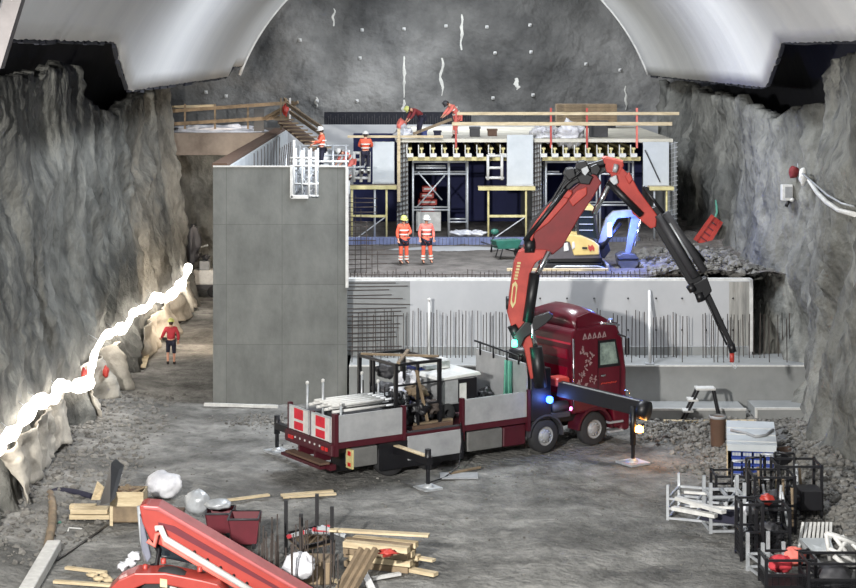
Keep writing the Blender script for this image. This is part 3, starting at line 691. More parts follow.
# ================================================================ PEOPLE
def skinned(name, verts, edges, radii, m, parent, roots=(0,), sub=1):
    me = bpy.data.meshes.new(name); me.from_pydata([tuple(v) for v in verts], edges, []); me.update()
    me.materials.append(m)
    o = bpy.data.objects.new(name, me); link(o, parent)
    md = o.modifiers.new('skin', 'SKIN'); md.use_smooth_shade = True
    if not me.skin_vertices: bpy.context.view_layer.objects.active = o
    lay = me.skin_vertices[0].data
    for i, r in enumerate(radii):
        rr = r if isinstance(r, tuple) else (r, r); lay[i].radius = rr; lay[i].use_root = i in roots
    s = o.modifiers.new('sub', 'SUBSURF'); s.levels = sub; s.render_levels = sub
    return o
def V(*a): return Vector(a)
def person(label, loc, rz, J, top, legs_m, hel, band=M_refl, shorts=False, hair=True, lower_band=True, waist_band=True, hs=1.0):
    """J: joints in local metres, facing -y: pelvis chest neck head, then L/R shoulder elbow wrist, hip knee ankle; a single skinned body with clothes as children"""
    t = thing('person', label, 'person', loc, rz)
    Z3 = lambda k: Vector(J[k])
    pel, wst, ch, nk, hd = Z3('pel'), Z3('wst'), Z3('ch'), Z3('nk'), Z3('hd')
    vs = [pel, wst, ch, nk, hd]; ra = [(.13, .10), (.12, .10), (.145, .10), (.055, .055), (.07, .08)]
    es = [(0, 1), (1, 2), (2, 3), (3, 4)]
    up = (hd-nk).normalized(); vs.append(hd+up*.09); ra.append((.075, .09)); es.append((4, 5))
    fw = Vector(J.get('face', (0, -1, 0))).normalized()
    roots = [0]
    def add(v, r, p):
        vs.append(Vector(v)); ra.append(r); 
        if p is not None: es.append((p, len(vs)-1))
        else: roots.append(len(vs)-1)
        return len(vs)-1
    limbs = {}
    for s in 'LR':
        sh, el, wr = Z3('sh'+s), Z3('el'+s), Z3('wr'+s)
        a = add(sh, .065, 2); b = add(el, .045, a); c = add(wr, .030, b)
        d = (wr-el).normalized(); side = d.cross(fw).normalized() if abs(d.dot(fw)) < .9 else Vector((1, 0, 0))
        palm = add(wr+d*.075, (.042, .022), c)
        for k, (o_, L) in enumerate([(-.030, .065), (-.010, .075), (.010, .072), (.030, .055)]):
            b0 = wr+d*.06+side*o_; q = add(b0, .010, None); q = add(b0+d*(L*.6), .0095, q); add(b0+d*(L*.95)+fw*.022, .008, q)
        th = (side if s == 'R' else -side)
        q = add(wr+d*.03+th*.02, .011, None); q = add(wr+d*.065+th*.055+fw*.01, .0105, q); add(wr+d*.095+th*.06+fw*.025, .009, q)
        hp, kn, an = Z3('hp'+s), Z3('kn'+s), Z3('an'+s)
        a2 = add(hp, .088, 0); b2 = add(kn, .058, a2); c2 = add(an, .04, b2); toe = Vector(J.get('toe'+s, tuple(an+fw*.17+Vector((0, 0, -.055))))); add(toe, (.045, .03), c2)
        limbs[s] = (sh, el, wr, hp, kn, an, toe)
    skinned('body', vs, es, ra, M_skin, t, roots)
    # face: nose, eyes, mouth, ears
    rt = fw.cross(up).normalized(); f0 = hd+up*.05
    mb = MB(); mb.prism([f0+fw*.085+up*.02, f0+fw*.085-up*.02-rt*.014, f0+fw*.085-up*.02+rt*.014], fw*.028)
    for s in (-1, 1): mb.blob(f0+rt*.078*s, .014, .02, .028, 1, .05, 6)
    mb.build('nose_and_ears', M_skin, t)
    mb = MB()
    for s in (-1, 1): mb.blob(f0+fw*.082+rt*.03*s+up*.028, .011, .011, .008, 1, 0, 6)
    mb.bar(f0+fw*.083-up*.045-rt*.022, f0+fw*.083-up*.045+rt*.022, .01, .008); mb.build('eyes_and_mouth', M_hair, t)
    MB().blob(hd+up*.045-fw*.02, .088, .095, .105, 3, .05, 10).build('hair', M_hair, t)
    # jacket and trousers as skinned shells over the body
    jv = [pel+Vector((0, 0, .02)), wst, ch, nk-up*.03]; je = [(0, 1), (1, 2), (2, 3)]; jr = [(.175, .14), (.16, .135), (.185, .14), (.08, .08)]
    for s in 'LR':
        sh, el, wr = limbs[s][:3]; jv += [sh, el, el+(wr-el)*.82]; k = len(jv); je += [(2, k-3), (k-3, k-2), (k-2, k-1)]; jr += [.088, .066, .052]
    jk = skinned('jacket', jv, je, jr, top, t)
    tv = [pel]; te = []; tr = [(.165, .135)]
    for s in 'LR':
        hp, kn, an = limbs[s][3:6]; low = an if not shorts else kn+(an-kn)*.12
        tv += [hp, kn, low]; k = len(tv); te += [(0, k-3), (k-3, k-2), (k-2, k-1)]; tr += [.112, .08, .068 if not shorts else .07]
    skinned('trousers', tv, te, tr, legs_m, t)
    for s in 'LR':
        an, toe = limbs[s][5:7]
        b = skinned('boot', [an+Vector((0, 0, .07)), an+Vector((0, 0, -.03)), toe], [(0, 1), (1, 2)], [.062, .062, (.055, .045)], M_boot, t)
        kn = limbs[s][4]
        if lower_band:
            for u in (.45, .7): c = kn+(an-kn)*u; MB().tube([c, c+(an-kn).normalized()*.055], .088, 12, False).build('reflective_band', band, t)
    for c, r in () if not waist_band else ((pel+(ch-pel)*.35, .185), (pel+(ch-pel)*.75, .2)):
        MB().tube([c, c+(ch-pel).normalized()*.05], r, 16, False).build('reflective_band', band, t)
    # helmet with brim
    hc = hd+up*.08; mb = MB().lathe([(.125, -.015), (.128, .02), (.118, .07), (.085, .115), (.04, .135), (0, .138)], hc, up, 20)
    mb.lathe([(.124, -.015), (.15, -.022), (.15, -.012), (.124, 0)], hc+fw*.03, up, 20); mb.bar(hc+up*.125-fw*.08, hc+up*.125+fw*.08, .03, .03)
    mb.build('helmet', hel, t)
    return t
def stand(**k):
    J = dict(pel=(0, 0, .95), wst=(0, -.01, 1.12), ch=(0, .0, 1.34), nk=(0, 0, 1.5), hd=(0, -.02, 1.6), shL=(.19, 0, 1.42), shR=(-.19, 0, 1.42),
             elL=(.27, .02, 1.15), elR=(-.27, .02, 1.15), wrL=(.26, -.08, .92), wrR=(-.26, -.08, .92),
             hpL=(.10, 0, .9), hpR=(-.10, 0, .9), knL=(.12, -.02, .5), knR=(-.12, -.02, .5), anL=(.13, 0, .1), anR=(-.13, 0, .1))
    J.update(k); return J
g = G(403.5, 264, 4.16)
person('worker in orange vest and yellow helmet, left of the pair standing on deck', g, .5, stand(elL=(.28, -.05, 1.16), wrL=(.1, -.22, 1.12)), M_orange, M_orange, M_yhel)
g2 = G(426.5, 263.5, 4.16)
pr = person('worker in pink-orange vest and white helmet, right of the pair standing on deck', g2, .2, stand(knL=(.14, -.02, .5), anL=(.18, 0, .1)), M_pink, M_orange, M_white)
# black over-shorts of both deck workers
for root_ in [o for o in COL.objects if o.name.startswith('person')]:
    skinned('shorts', [V(0, 0, .96), V(.1, 0, .88), V(.115, -.01, .62), V(-.1, 0, .88), V(-.115, -.01, .62)], [(0, 1), (1, 2), (0, 3), (3, 4)], [(.175, .145), .125, .11, .125, .11], M_navy, root_)
g = G(171, 365.5, 0)
person('worker in red jacket, black shorts and pale helmet walking on the lit path at left', g, PI+.1, stand(elL=(.30, -.02, 1.18), wrL=(.38, -.2, 1.02), elR=(-.29, .05, 1.16), wrR=(-.27, .0, .92), knL=(.12, -.1, .52), anL=(.12, .02, .12), anR=(-.12, -.1, .1)), M_redcl, M_navy, M_yhel, shorts=True, lower_band=False, waist_band=False)
def on(px, py, Y, h): p = P(px, py, Y); return Vector((p.x, Y, h))
person('worker in dark red and orange vest on the scaffold platform beside the timber stair', on(321.5, 150, 70.5, 7.3), -1.3, stand(elL=(.25, -.16, 1.2), wrL=(.16, -.36, 1.22), elR=(-.26, -.1, 1.18), wrR=(-.14, -.32, 1.1)), M_orange, M_navy, M_white)
person('worker in orange vest seen from behind beside the left shuttering panel', on(365.5, 150, YF-1.6, 7.05-.1), PI, stand(elL=(.28, -.1, 1.18), wrL=(.14, -.3, 1.15), elR=(-.28, -.1, 1.18), wrR=(-.14, -.3, 1.15)), M_orange, M_navy, M_white)
person('worker in pink vest stooping on the platform behind the white ladder frame', on(349, 165, YF-2.2, 6.75), -1.0, stand(pel=(0, .12, .82), wst=(0, -.0, .95), ch=(0, -.2, 1.08), nk=(0, -.34, 1.14), hd=(0, -.42, 1.18), shL=(.19, -.22, 1.12), shR=(-.19, -.22, 1.12), elL=(.24, -.35, .88), elR=(-.24, -.35, .88), wrL=(.18, -.5, .7), wrR=(-.18, -.5, .7), hpL=(.1, .1, .78), hpR=(-.1, .1, .78), knL=(.13, -.12, .48), knR=(-.13, -.12, .48)), M_pink, M_pink, M_white)
bend = dict(pel=(0, .15, .9), wst=(0, .02, 1.04), ch=(0, -.2, 1.16), nk=(0, -.36, 1.2), hd=(0, -.45, 1.22), shL=(.19, -.24, 1.2), shR=(-.19, -.24, 1.2), elL=(.22, -.36, .95), elR=(-.22, -.36, .95), wrL=(.15, -.5, .78), wrR=(-.15, -.5, .78), hpL=(.1, .12, .86), hpR=(-.1, .12, .86), knL=(.13, .0, .48), knR=(-.13, .02, .48), face=(0, -.8, -.6))
person('worker in dark maroon jacket and yellow helmet stooping on the slab', on(419, 135, YF+.35, 8.37), -1.2, stand(**bend), M_maroon, M_navy, M_yhel, lower_band=False, waist_band=False)
person('worker in bright pink vest and dark helmet bending over behind the guard rail', on(455, 138, YF+.5, 8.37), -1.25, stand(**{**bend, 'ch': (0, -.12, 1.3), 'nk': (0, -.24, 1.40), 'hd': (0, -.34, 1.44), 'wst': (0, .05, 1.1), 'shL': (.19, -.16, 1.33), 'shR': (-.19, -.16, 1.33), 'elL': (.22, -.34, 1.1), 'elR': (-.22, -.34, 1.1), 'wrL': (.15, -.5, .95), 'wrR': (-.15, -.5, .95)}), M_pink, M_pink, M_dgrey)
one(MB().bar(P(413, 134, YF+.2), P(452, 119, YF+.2), .07, .12), 'timber_plank', M_woodb, 'grey timber plank carried between the two workers on the slab', 'plank')
one(MB().blob(P(401.5, 128, YF+1.2), .2, .2, .35, 3, .25), 'red_pouch', M_pink, 'small red and grey bundle on the slab left of the stooping worker', 'bundle')

# ================================================================ CRANE TRUCK
TH = math.radians(33); TO = Vector((-2.2, 50.0, 0)); TW = 2.65
tk = thing('crane_truck', 'dark red loading crane truck with open grey side boards parked across the floor', 'truck', TO, TH)
WMt = WM[tk]; WMi = WMt.inverted()
def part(name, m, mb, parent=None, **k): return mb.build(name, m, parent or tk, **k)
part('chassis', M_black, MB().box(.5, 9.9, .75, 1.9, .55, 1.0).box(.3, 9.8, .3, 2.4, .8, 1.02))
part('bed_floor', M_redbed, MB().box(0, 6.75, .0, TW, 1.0, 1.18))
part('bumper_beam', M_redbed, MB().box(-.12, .06, -.02, TW+.02, .80, 1.14, .03))
for ya, yb_, zz in ((-.04, .14, 1.98), (TW-.1, TW+.02, 1.9), (TW/2-.05, TW/2+.05, 1.85)): part('tail_post', M_redbed, MB().box(-.02, .10, ya, yb_, .8, zz))
part('underbody_shade', M_black, MB().box(1.42, 4.28, -.09, -.04, .24, 1.0)); part('valance', M_black, MB().box(.2, 6.7, .5, .56, .25, 1.0))  # black plate before the rear wheels stands in for shade under the bed
for k in range(4):
    yy = (.25, .45, TW-.45, TW-.3)[k]; part('tail_lamp', mat('tail_lamp_red', (200, 40, 40), .3, scale=4), MB().box(-.15, -.11, yy-.06, yy+.06, .92, 1.02))
for k in range(6): yy = .6+k*.28; part('marker_lamp', M_white, MB().box(-.14, -.115, yy, yy+.05, .98, 1.03), label='small white marker lamp')
for y0_, y1_ in ((.17, TW/2-.06), (TW/2+.06, TW-.12)):
    g_ = part('tail_gate', M_white, MB().box(-.03, .02, y0_, y1_, 1.16, 1.84, .01), label='white tail gate with red squares')
    ym = (y0_+y1_)/2
    part('red_square', mat('signal_red', (206, 24, 48), .5, scale=4), MB().box(-.045, -.03, ym-.22, ym+.28, 1.5, 1.8).box(-.045, -.03, ym-.22, ym+.28, 1.2, 1.42), g_)
    part('gate_frame', M_galv, MB().box(-.05, -.03, y0_, y1_, 1.82, 1.86).box(-.05, -.03, y0_, y0_+.03, 1.16, 1.86).box(-.05, -.03, y1_-.03, y1_, 1.16, 1.86), g_)
b1 = part('side_board', M_alu, MB().box(.12, 2.22, -.02, .03, 1.18, 1.93, .01), label='grey drop side board, upright, rear')
b2 = part('side_board', M_alu, MB().box(2.35, 4.2, -.10, -.05, .42, 1.10, .01), label='grey drop side board, folded down')
b3 = part('side_board', M_alu, MB().box(4.38, 6.62, -.02, .03, 1.18, 1.93, .01), label='grey drop side board, upright, front')
for a_, z1_ in ((2.27, 1.98), (4.29, 1.98), (6.68, 1.98)): part('board_post', M_redbed, MB().box(a_-.05, a_+.05, -.06, .08, .75, z1_))
for a_, b_ in ((4.38, 6.62),): part('far_board', M_alu, MB().box(a_, b_, TW-.05, TW, 1.18, 1.93, .01))
part('bulkhead', M_alu, MB().prism([(6.62, .02, 1.18), (6.62, .02, 2.35), (6.62, .1, 2.75), (6.62, TW-.02, 2.85), (6.62, TW-.02, 1.18)], (.06, 0, 0)), label='tall grey front bulkhead of the bed')
mb = MB().tube([(6.55, .25, 2.95), (6.55, TW-.05, 3.1)], .03, 6)
for yy in (.3, .9, 1.6, 2.3): mb.tube([(6.55, yy, 2.7), (6.55, yy, 3.0+.05*yy)], .03, 6)
part('bulkhead_rail', M_black, mb)
part('rear_lashing_rail', M_dgrey, MB().bar((2.4, .02, 1.2), (4.2, .02, 1.2), .05))
part('tool_box', mat('tool_box_grey', (118, 118, 116), .45, .3, scale=3), MB().box(4.5, 5.75, .02, .55, .38, .95, .02), label='grey metal tool box under the bed')
part('fuel_tank', M_redbed, MB().box(5.8, 6.62, .04, .6, .36, .95, .03), label='dark red tank under the bed')
pl = part('marker_plate', M_yel, MB().box(.55, .60, -.02, .32, .38, .92), label='yellow marker plate with red lamps')
part('plate_lamp', mat('tail_lamp_red', (200, 40, 40)), MB().box(.53, .55, .06, .2, .74, .86).box(.53, .55, .06, .2, .44, .54), pl)
part('rear_box', mat('tool_box_grey', (118, 118, 116)), MB().box(.62, 1.4, .0, .5, .42, .95, .02), label='grey box behind the yellow plate')
part('underrun_bar', M_redbed, MB().box(-.1, .1, .1, TW-.2, .40, .55).box(-.3, -.12, .3, TW-.1, .42, .5).box(-.1, .6, .9, 1.0, .5, .9).box(-.1, .6, 1.8, 1.9, .5, .9))
part('loose_planks', M_brown, MB().box(-.35, -.05, .2, 2.2, .56, .62))
def wheel(x, y, r=.51, w_=.3, out=-1, r_in=.56):
    t_ = part('tyre', M_rubber, MB().lathe([(r*r_in, 0), (r*.9, 0), (r, .04), (r, w_-.04), (r*.9, w_), (r*r_in, w_)], (x, y, r), (0, -out, 0), 32))
    mb = MB().lathe([(r*.58, .02), (r*.55, .06), (r*.42, .10), (r*.40, .02 if out else .1), (r*.28, -.01), (r*.22, -.05), (.02, -.06), (.001, -.06)], (x, y, r), (0, -out, 0), 24)
    rim = part('rim', M_grey, mb, t_, label='grey steel rim')
    mb = MB()
    for k in range(10): a_ = k*PI/5; mb.lathe([(0, .03), (.018, .03), (.018, 0)], (x+math.cos(a_)*r*.33, y+out*.0, r+math.sin(a_)*r*.33), (0, out, 0), 6)
    mb.build('wheel_nuts', M_galv, t_)
for x_ in (1.9, 3.25):
    wheel(x_, .05); wheel(x_, TW-.05, out=1)
for x_ in (7.35, 9.22):
    wheel(x_, .03); wheel(x_, TW-.03, out=1)
def arch(x, r0, r1, y0_, y1_):
    p0 = [(x+r0*math.cos(a_), y0_, .51+r0*math.sin(a_)) for a_ in [PI*k/16-.05 for k in range(17)]]
    p1 = [(x+r1*math.cos(a_), y0_, .51+r1*math.sin(a_)) for a_ in [PI*k/16-.05 for k in range(17)]]
    return MB().prism(p1+p0[::-1], (0, y1_-y0_, 0))
part('mud_guard', M_dgrey, arch(7.35, .60, .66, -.02, .5)); part('mud_guard', M_redbed, arch(9.22, .60, .68, -.02, .5))
# cab
c0, c1 = 8.35, 10.35
cab = part('cab', M_red, MB().prism([(c0, .0, 1.05), (c0, .0, 3.45), (c0+.1, .03, 3.62), (c1-.25, .06, 3.68), (c1-.02, .03, 3.2), (c1+.12, .0, 2.2), (c1+.12, .0, .5), (c1-.35, 0, .45), (c1-.45, 0, 1.05)], (0, TW, 0)), bevel=.07, label='dark red truck cab')
part('side_window', M_glassl, MB().prism([(9.42, -.012, 2.45), (9.42, -.012, 3.12), (9.98, -.012, 3.12), (10.12, -.012, 2.45)], (0, .03, 0)), cab, label='pale reflecting side window')
part('window_frame', M_black, MB().prism([(9.36, -.006, 2.36), (9.36, -.006, 3.2), (10.02, -.006, 3.2), (10.22, -.006, 2.36)], (0, .02, 0)), cab)
part('windscreen', M_glass, MB().prism([(c1-.20, .15, 3.3), (c1+.13, .15, 2.2), (c1+.16, .15, 2.2), (c1-.15, .15, 3.3)], (0, TW-.3, 0)), cab)
mb = MB()
mb.box(9.33, 9.345, -.008, 0, 1.1, 3.3).box(10.2, 10.215, -.008, 0, 1.1, 2.3).box(9.33, 10.2, -.008, 0, 1.12, 1.135)
part('door_gap', M_black, mb, cab)
part('door_handle', M_chrome, MB().box(9.42, 9.6, -.04, 0, 2.1, 2.15), cab)
part('chrome_strip', M_chrome, MB().tube([(c0+.02, -.02, 1.2), (c0+.02, -.02, 3.35)], .03, 6), cab)
# pale painted figures and lettering strokes on the cab side
rnd = random.Random(4)
for (ux, uz, s_) in ((8.75, 2.95, .18), (8.95, 2.5, .17), (8.72, 2.2, .14), (9.1, 2.05, .13), (9.0, 2.75, .14), (8.62, 1.95, .12), (8.95, 1.7, .10)):
    mb = MB()
    for k in range(14):
        a_ = rnd.uniform(0, 2*PI); r_ = rnd.uniform(.02, s_); L = rnd.uniform(.03, .09); q = (ux+r_*math.cos(a_), -.008, uz+r_*math.sin(a_))
        mb.bar(q, (q[0]+L*math.cos(a_*2), -.008, q[2]+L*math.sin(a_*2)+.01), .012, .035, (0, 0, 1))
    mb.build('airbrush_figure', mat('airbrush_grey', (150, 128, 130), .5, scale=4), cab, label='pale airbrushed figure')
mb = MB()
for k in range(5): x_ = 8.75+k*.19; mb.bar((x_, -.01, 3.28), (x_+.07, -.01, 3.46), .014, .03).bar((x_+.07, -.01, 3.46), (x_+.13, -.01, 3.3), .014, .03).bar((x_, -.01, 3.30), (x_+.14, -.01, 3.32), .014, .022)
mb.build('roof_lettering', mat('airbrush_grey', (168, 150, 150)), cab, label='curly pale lettering strokes')
mb = MB(); 
for k in range(7): x_ = 9.45+k*.09; mb.bar((x_, -.01, 1.86+.02*(k % 2)), (x_+.07, -.01, 1.9-.02*(k % 2)), .014, .03)
mb.build('door_lettering', M_crane, cab, label='red script strokes on the door')
part('emblem', mat('airbrush_grey', (168, 150, 150)), MB().prism([(8.55, -.012, 1.95), (8.65, -.012, 1.95), (8.75, -.012, 1.78), (8.85, -.012, 1.95), (8.95, -.012, 1.95), (8.75, -.012, 1.62)], (0, .01, 0)), cab)
# back of the cab: pressed ribs that catch the light, roof deflector
mb = MB()
for z_ in (1.6, 2.15, 2.7): mb.box(c0-.04, c0, .25, TW-.25, z_, z_+.3, .02)
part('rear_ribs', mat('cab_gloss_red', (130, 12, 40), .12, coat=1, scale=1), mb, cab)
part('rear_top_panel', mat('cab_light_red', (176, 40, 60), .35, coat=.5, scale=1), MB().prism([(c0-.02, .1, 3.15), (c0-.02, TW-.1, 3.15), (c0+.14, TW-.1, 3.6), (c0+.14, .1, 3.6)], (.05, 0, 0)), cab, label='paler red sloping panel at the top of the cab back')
mb = MB(); nn = 10
prof = [(c0+.15, 3.6, .02), (c0+.25, 4.12, .18), (c0+.8, 4.22, .2), (c0+1.3, 4.05, .2), (c0+1.9, 3.66, .15)]
vs = []; fs = []
for x_, z_, ins in prof:
    for k in range(9): v_ = k/8; vs.append((x_, ins+(TW-2*ins)*v_, z_-.28*(2*v_-1)**4*(1 if z_ > 3.7 else 0)))
for i in range(4):
    for k in range(8): a_ = i*9+k; fs.append((a_, a_+9, a_+10, a_+1))
for i in range(4): 
    pass
mb.add(vs, fs, True)
o_ = part('roof_deflector', M_red, mb, cab); md = o_.modifiers.new('solid', 'SOLIDIFY'); md.thickness = .06
part('deflector_side', M_red, MB().prism([(c0+.3, .16, 3.6), (c0+.32, .18, 3.95), (c0+.8, .2, 4.05), (c0+1.3, .2, 3.9), (c0+1.8, .17, 3.6)], (0, .05, 0)), cab)
part('deflector_side', M_red, MB().prism([(c0+.3, TW-.16, 3.6), (c0+.32, TW-.18, 3.95), (c0+.8, TW-.2, 4.05), (c0+1.3, TW-.2, 3.9), (c0+1.8, TW-.17, 3.6)], (0, -.05, 0)), cab)
part('lamp_bar', M_chrome, MB().tube([(c1-.7, .3, 3.78), (c1-.7, TW-.3, 3.78)], .04, 8).tube([(c1-.1, .1, 3.6), (c1-.85, .05, 3.72)], .04, 6).tube([(c1-.4, .15, 3.66), (c1-.4, .15, 3.8)], .07, 8), cab)
part('mirror', M_black, MB().bar((c1-.25, -.02, 3.35), (c1-.02, -.16, 3.25), .05).box(c1-.06, c1+.06, -.24, -.10, 2.7, 3.25, .03), cab)
part('step_rail', M_chrome, MB().tube([(c1-.02, -.03, 1.6), (c1+.15, -.12, 1.55), (c1+.15, -.12, 1.05), (c1-.02, -.03, 1.0)], .03, 6), cab)
part('front_bumper', M_red, MB().box(c1-.1, c1+.25, 0, TW, .35, .95, .05), cab)
part('access_step', M_galv, MB().box(9.75, 10.3, -.05, .25, .62, .68).box(9.75, 10.3, -.05, .25, .34, .4))
part('exhaust_pipe', M_galv, MB().tube([(10.0, .3, .55), (10.5, .2, .5), (10.7, .1, .55)], .06, 8))
# engine cabinet and control block behind the cab
part('crane_cabinet', M_black, MB().box(6.78, 7.55, .0, .8, 1.0, 2.55, .03).box(6.78, 7.5, TW-.8, TW, 1.0, 2.4, .03))
part('air_tank', M_dgrey, MB().lathe([(0, 0), (.16, .03), (.16, .6), (0, .63)], (7.7, .25, 1.3), (1, 0, 0), 14).box(7.6, 8.3, .05, .7, 1.0, 1.15))
lampb = part('work_lamp', glow('blue_lamp', (40, 90, 255), 22), MB().lathe([(0, 0), (.10, .0), (.11, .08), (0, .1)], (7.4, -.06, 1.62), (0, -1, 0), 12), label='blue glowing lamp')
point('blue_work_lamp', (7.4, -.4, 1.62), 16, (.15, .3, 1), .08, tk)
part('marker_lamp', glow('pink_lamp', (255, 120, 190), 6), MB().lathe([(0, 0), (.06, .0), (0, .04)], (8.25, -.05, 1.25), (0, -1, 0), 10), label='small pink glowing marker lamp')
part('orange_housing', M_crane, MB().box(7.75, 8.25, -.02, .5, 1.95, 2.2, .04))
# outriggers (world points given as truck-local)
def L(v): return WMi @ Vector(v)
def foot(px, py, top_z, name='stabiliser_leg', pad=.3):
    g_ = G(px, py); l_ = L(g_)
    lg = part(name, M_black, MB().tube([(l_.x, l_.y, .1), (l_.x, l_.y, top_z)], .06, 10).tube([(l_.x, l_.y, .55), (l_.x, l_.y, top_z+.15)], .09, 10))
    part('foot_plate', M_galv, MB().lathe([(0, .16), (.1, .14), (.16, .07), (.16, .05)], (l_.x, l_.y, 0), (0, 0, 1), 14).box(l_.x-pad, l_.x+pad, l_.y-pad, l_.y+pad, .0, .06), lg)
    return l_, lg
l1, lg1 = foot(428, 489, .95)
part('stabiliser_beam', M_black, MB().bar((l1.x, 1.2, .78), (l1.x, l1.y-.1, .78), .2, .2)); part('beam_top_board', M_wood, MB().bar((l1.x, -.1, .9), (l1.x, l1.y+.1, .9), .18, .03), label='pale board on the rear stabiliser beam')
l2, lg2 = foot(277, 452, .95)
part('stabiliser_beam', M_black, MB().bar((l2.x, 1.2, .8), (l2.x, l2.y, .8), .18, .2))
l3, lg3 = foot(633, 463.5, 1.55, pad=.36)
a_ = Vector((7.75, -.15, 1.93)); b_ = Vector((l3.x+.2, l3.y-.1, 1.62))
part('stabiliser_beam', M_black, MB().bar(a_, b_, .3, .42)); part('beam_edge', M_galv, MB().bar(a_+Vector((0, -.16, .2)), b_+Vector((0, -.16, .2)), .03, .03))
part('beam_end_cap', M_black, MB().lathe([(0, 0), (.26, 0), (.28, .1), (.28, .3), (0, .3)], b_+Vector((-.05, 0, -.02)), (b_-a_), 14))
part('beacon', glow('amber_lamp', (255, 150, 60), 30), MB().lathe([(0, 0), (.13, 0), (.13, .14), (0, .2)], (l3.x+.14, l3.y-.1, .93), (0, 0, 1), 12), lg3, label='amber flashing beacon')
point('amber_beacon_light', (l3.x+.35, l3.y-.3, 1.0), 22, (1, .5, .15), .08, tk)
# ---- crane
CRY = 53.6
cr = part('crane_base', M_black, MB().lathe([(.5, 1.0), (.5, 1.3), (.36, 1.4), (.34, 2.6), (.42, 2.7), (.4, 3.0), (.2, 3.1), (0, 3.1)], (7.15, .95, 0), (0, 0, 1), 20))
def plate(name, m, pts, y0_, y1_, parent=None, label=None, bevel=.03, YY=CRY):
    mb = MB().prism([P(px, py, YY)+Vector((0, y0_, 0)) for px, py in pts], (0, y1_-y0_, 0))
    return mb.build(name, m, parent or tk, True, label, bevel)
def cyl(name, m, a, b, r, dy=0, parent=None, label=None, YY=CRY, n=12):
    return MB().tube([P(a[0], a[1], YY)+Vector((0, dy, 0)), P(b[0], b[1], YY)+Vector((0, dy, 0))], r, n).build(name, m, parent or tk, True, label)
col_ = plate('crane_column', M_crane, [(519, 251), (524, 248), (549, 249), (547, 254), (535, 262), (529, 274), (527, 290), (525, 312), (533, 338), (541, 374), (530, 378), (524, 348), (511, 326), (507, 312), (509, 296), (514, 262)], -.25, .25)
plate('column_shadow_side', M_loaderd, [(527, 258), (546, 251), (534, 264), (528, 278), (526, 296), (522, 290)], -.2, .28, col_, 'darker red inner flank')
plate('yellow_oval', M_yel, [(512, 283), (515, 280), (517, 284), (515, 302), (512, 307), (510, 302)], -.262, -.25, col_, 'upright yellow oval outline', 0)
plate('oval_centre', M_crane, [(512.8, 286), (514.6, 284), (515.4, 287), (514, 300), (512.4, 303), (511.4, 299)], -.272, -.26, col_, None, 0)
mb = MB()
for k in range(6): p = P(518.5-k*.65, 262+k*3.1, CRY); mb.box(p.x-.05, p.x+.05, CRY-.265, CRY-.25, p.z-.03, p.z+.03)
mb.build('yellow_lettering', M_yel, col_, True, 'small upright yellow lettering marks')
cyl('hose_drum', M_black, (506, 303), (510, 303), .2, 0, col_)
cyl('lift_cylinder', M_black, (527, 320), (534, 272), .16, -.35, None, 'black lift cylinder'); cyl('cylinder_rod', M_chrome, (533, 280), (548, 250), .085, -.35, None, 'chrome lift rod')
cyl('lower_cylinder', M_black, (540, 385), (535, 345), .19, -.35, None, 'black lower cylinder'); cyl('cylinder_rod', M_chrome, (536, 352), (529, 316), .08, -.35, None, 'chrome lower rod')
plate('elbow_bracket', M_black, [(512, 334), (526, 318), (548, 310), (553, 314), (545, 322), (524, 336), (520, 346)], -.42, -.2)
cyl('rotation_joint', M_black, (510, 332), (518, 328), .2, -.2)
gl_ = cyl('status_lamp', glow('green_lamp', (60, 255, 190), 12), (511.5, 341), (516, 341), .1, -.45, None, 'green glowing status lamp')
p = P(514, 341, CRY-.7); l_ = L(p); point('green_status_light', l_, 8, (.2, 1, .7), .06, tk)
# first boom
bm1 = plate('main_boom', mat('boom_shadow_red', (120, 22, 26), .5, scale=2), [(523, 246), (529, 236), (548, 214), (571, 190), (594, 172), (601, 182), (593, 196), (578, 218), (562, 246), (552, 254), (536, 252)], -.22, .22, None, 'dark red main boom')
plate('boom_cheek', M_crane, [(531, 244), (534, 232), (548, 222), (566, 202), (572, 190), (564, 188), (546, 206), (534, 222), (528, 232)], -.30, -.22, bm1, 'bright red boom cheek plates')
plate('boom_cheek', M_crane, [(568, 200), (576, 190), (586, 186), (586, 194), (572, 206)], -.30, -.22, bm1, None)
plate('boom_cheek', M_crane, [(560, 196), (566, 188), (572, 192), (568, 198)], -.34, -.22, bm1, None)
cyl('knee_joint', M_black, (524, 245), (534, 245), .26, -.1); 
hs_ = plate('hose_bank', M_black, [(525, 240), (530, 222), (560, 190), (566, 170), (586, 164), (606, 158), (612, 168), (596, 176), (574, 184), (552, 206), (534, 232)], -.2, .1)
rnd = random.Random(8)
for k in range(7):
    pts = [P(528+k*.8, 238-k, CRY), P(545+rnd.uniform(-3, 3), 212+rnd.uniform(-4, 2), CRY), P(566+rnd.uniform(-3, 3), 184+rnd.uniform(-6, 4), CRY), P(584+rnd.uniform(-3, 3), 170+rnd.uniform(-4, 8), CRY), P(604, 164+k, CRY)]
    MB().tube([q+Vector((0, -.28+k*.05, 0)) for q in pts], .035, 6).build('hose', M_black, hs_, True)
for pv in ([(563, 174), (566, 168), (573, 167), (575, 176), (568, 180)], [(575, 168), (578, 161), (585, 160), (588, 167), (582, 171)], [(576, 176), (584, 172), (592, 176), (588, 184), (579, 183)], [(589, 166), (596, 163), (600, 168), (596, 175), (590, 173)]): plate('valve_block', M_black, pv, -.36, .2)
plate('valve_plate', M_galv, [(580, 168), (586, 165), (588, 170), (584, 175), (581, 172)], -.41, -.38, None, 'small pale valve plate')
cyl('boom_edge_pipe', M_black, (524, 240), (566, 188), .07, -.3)
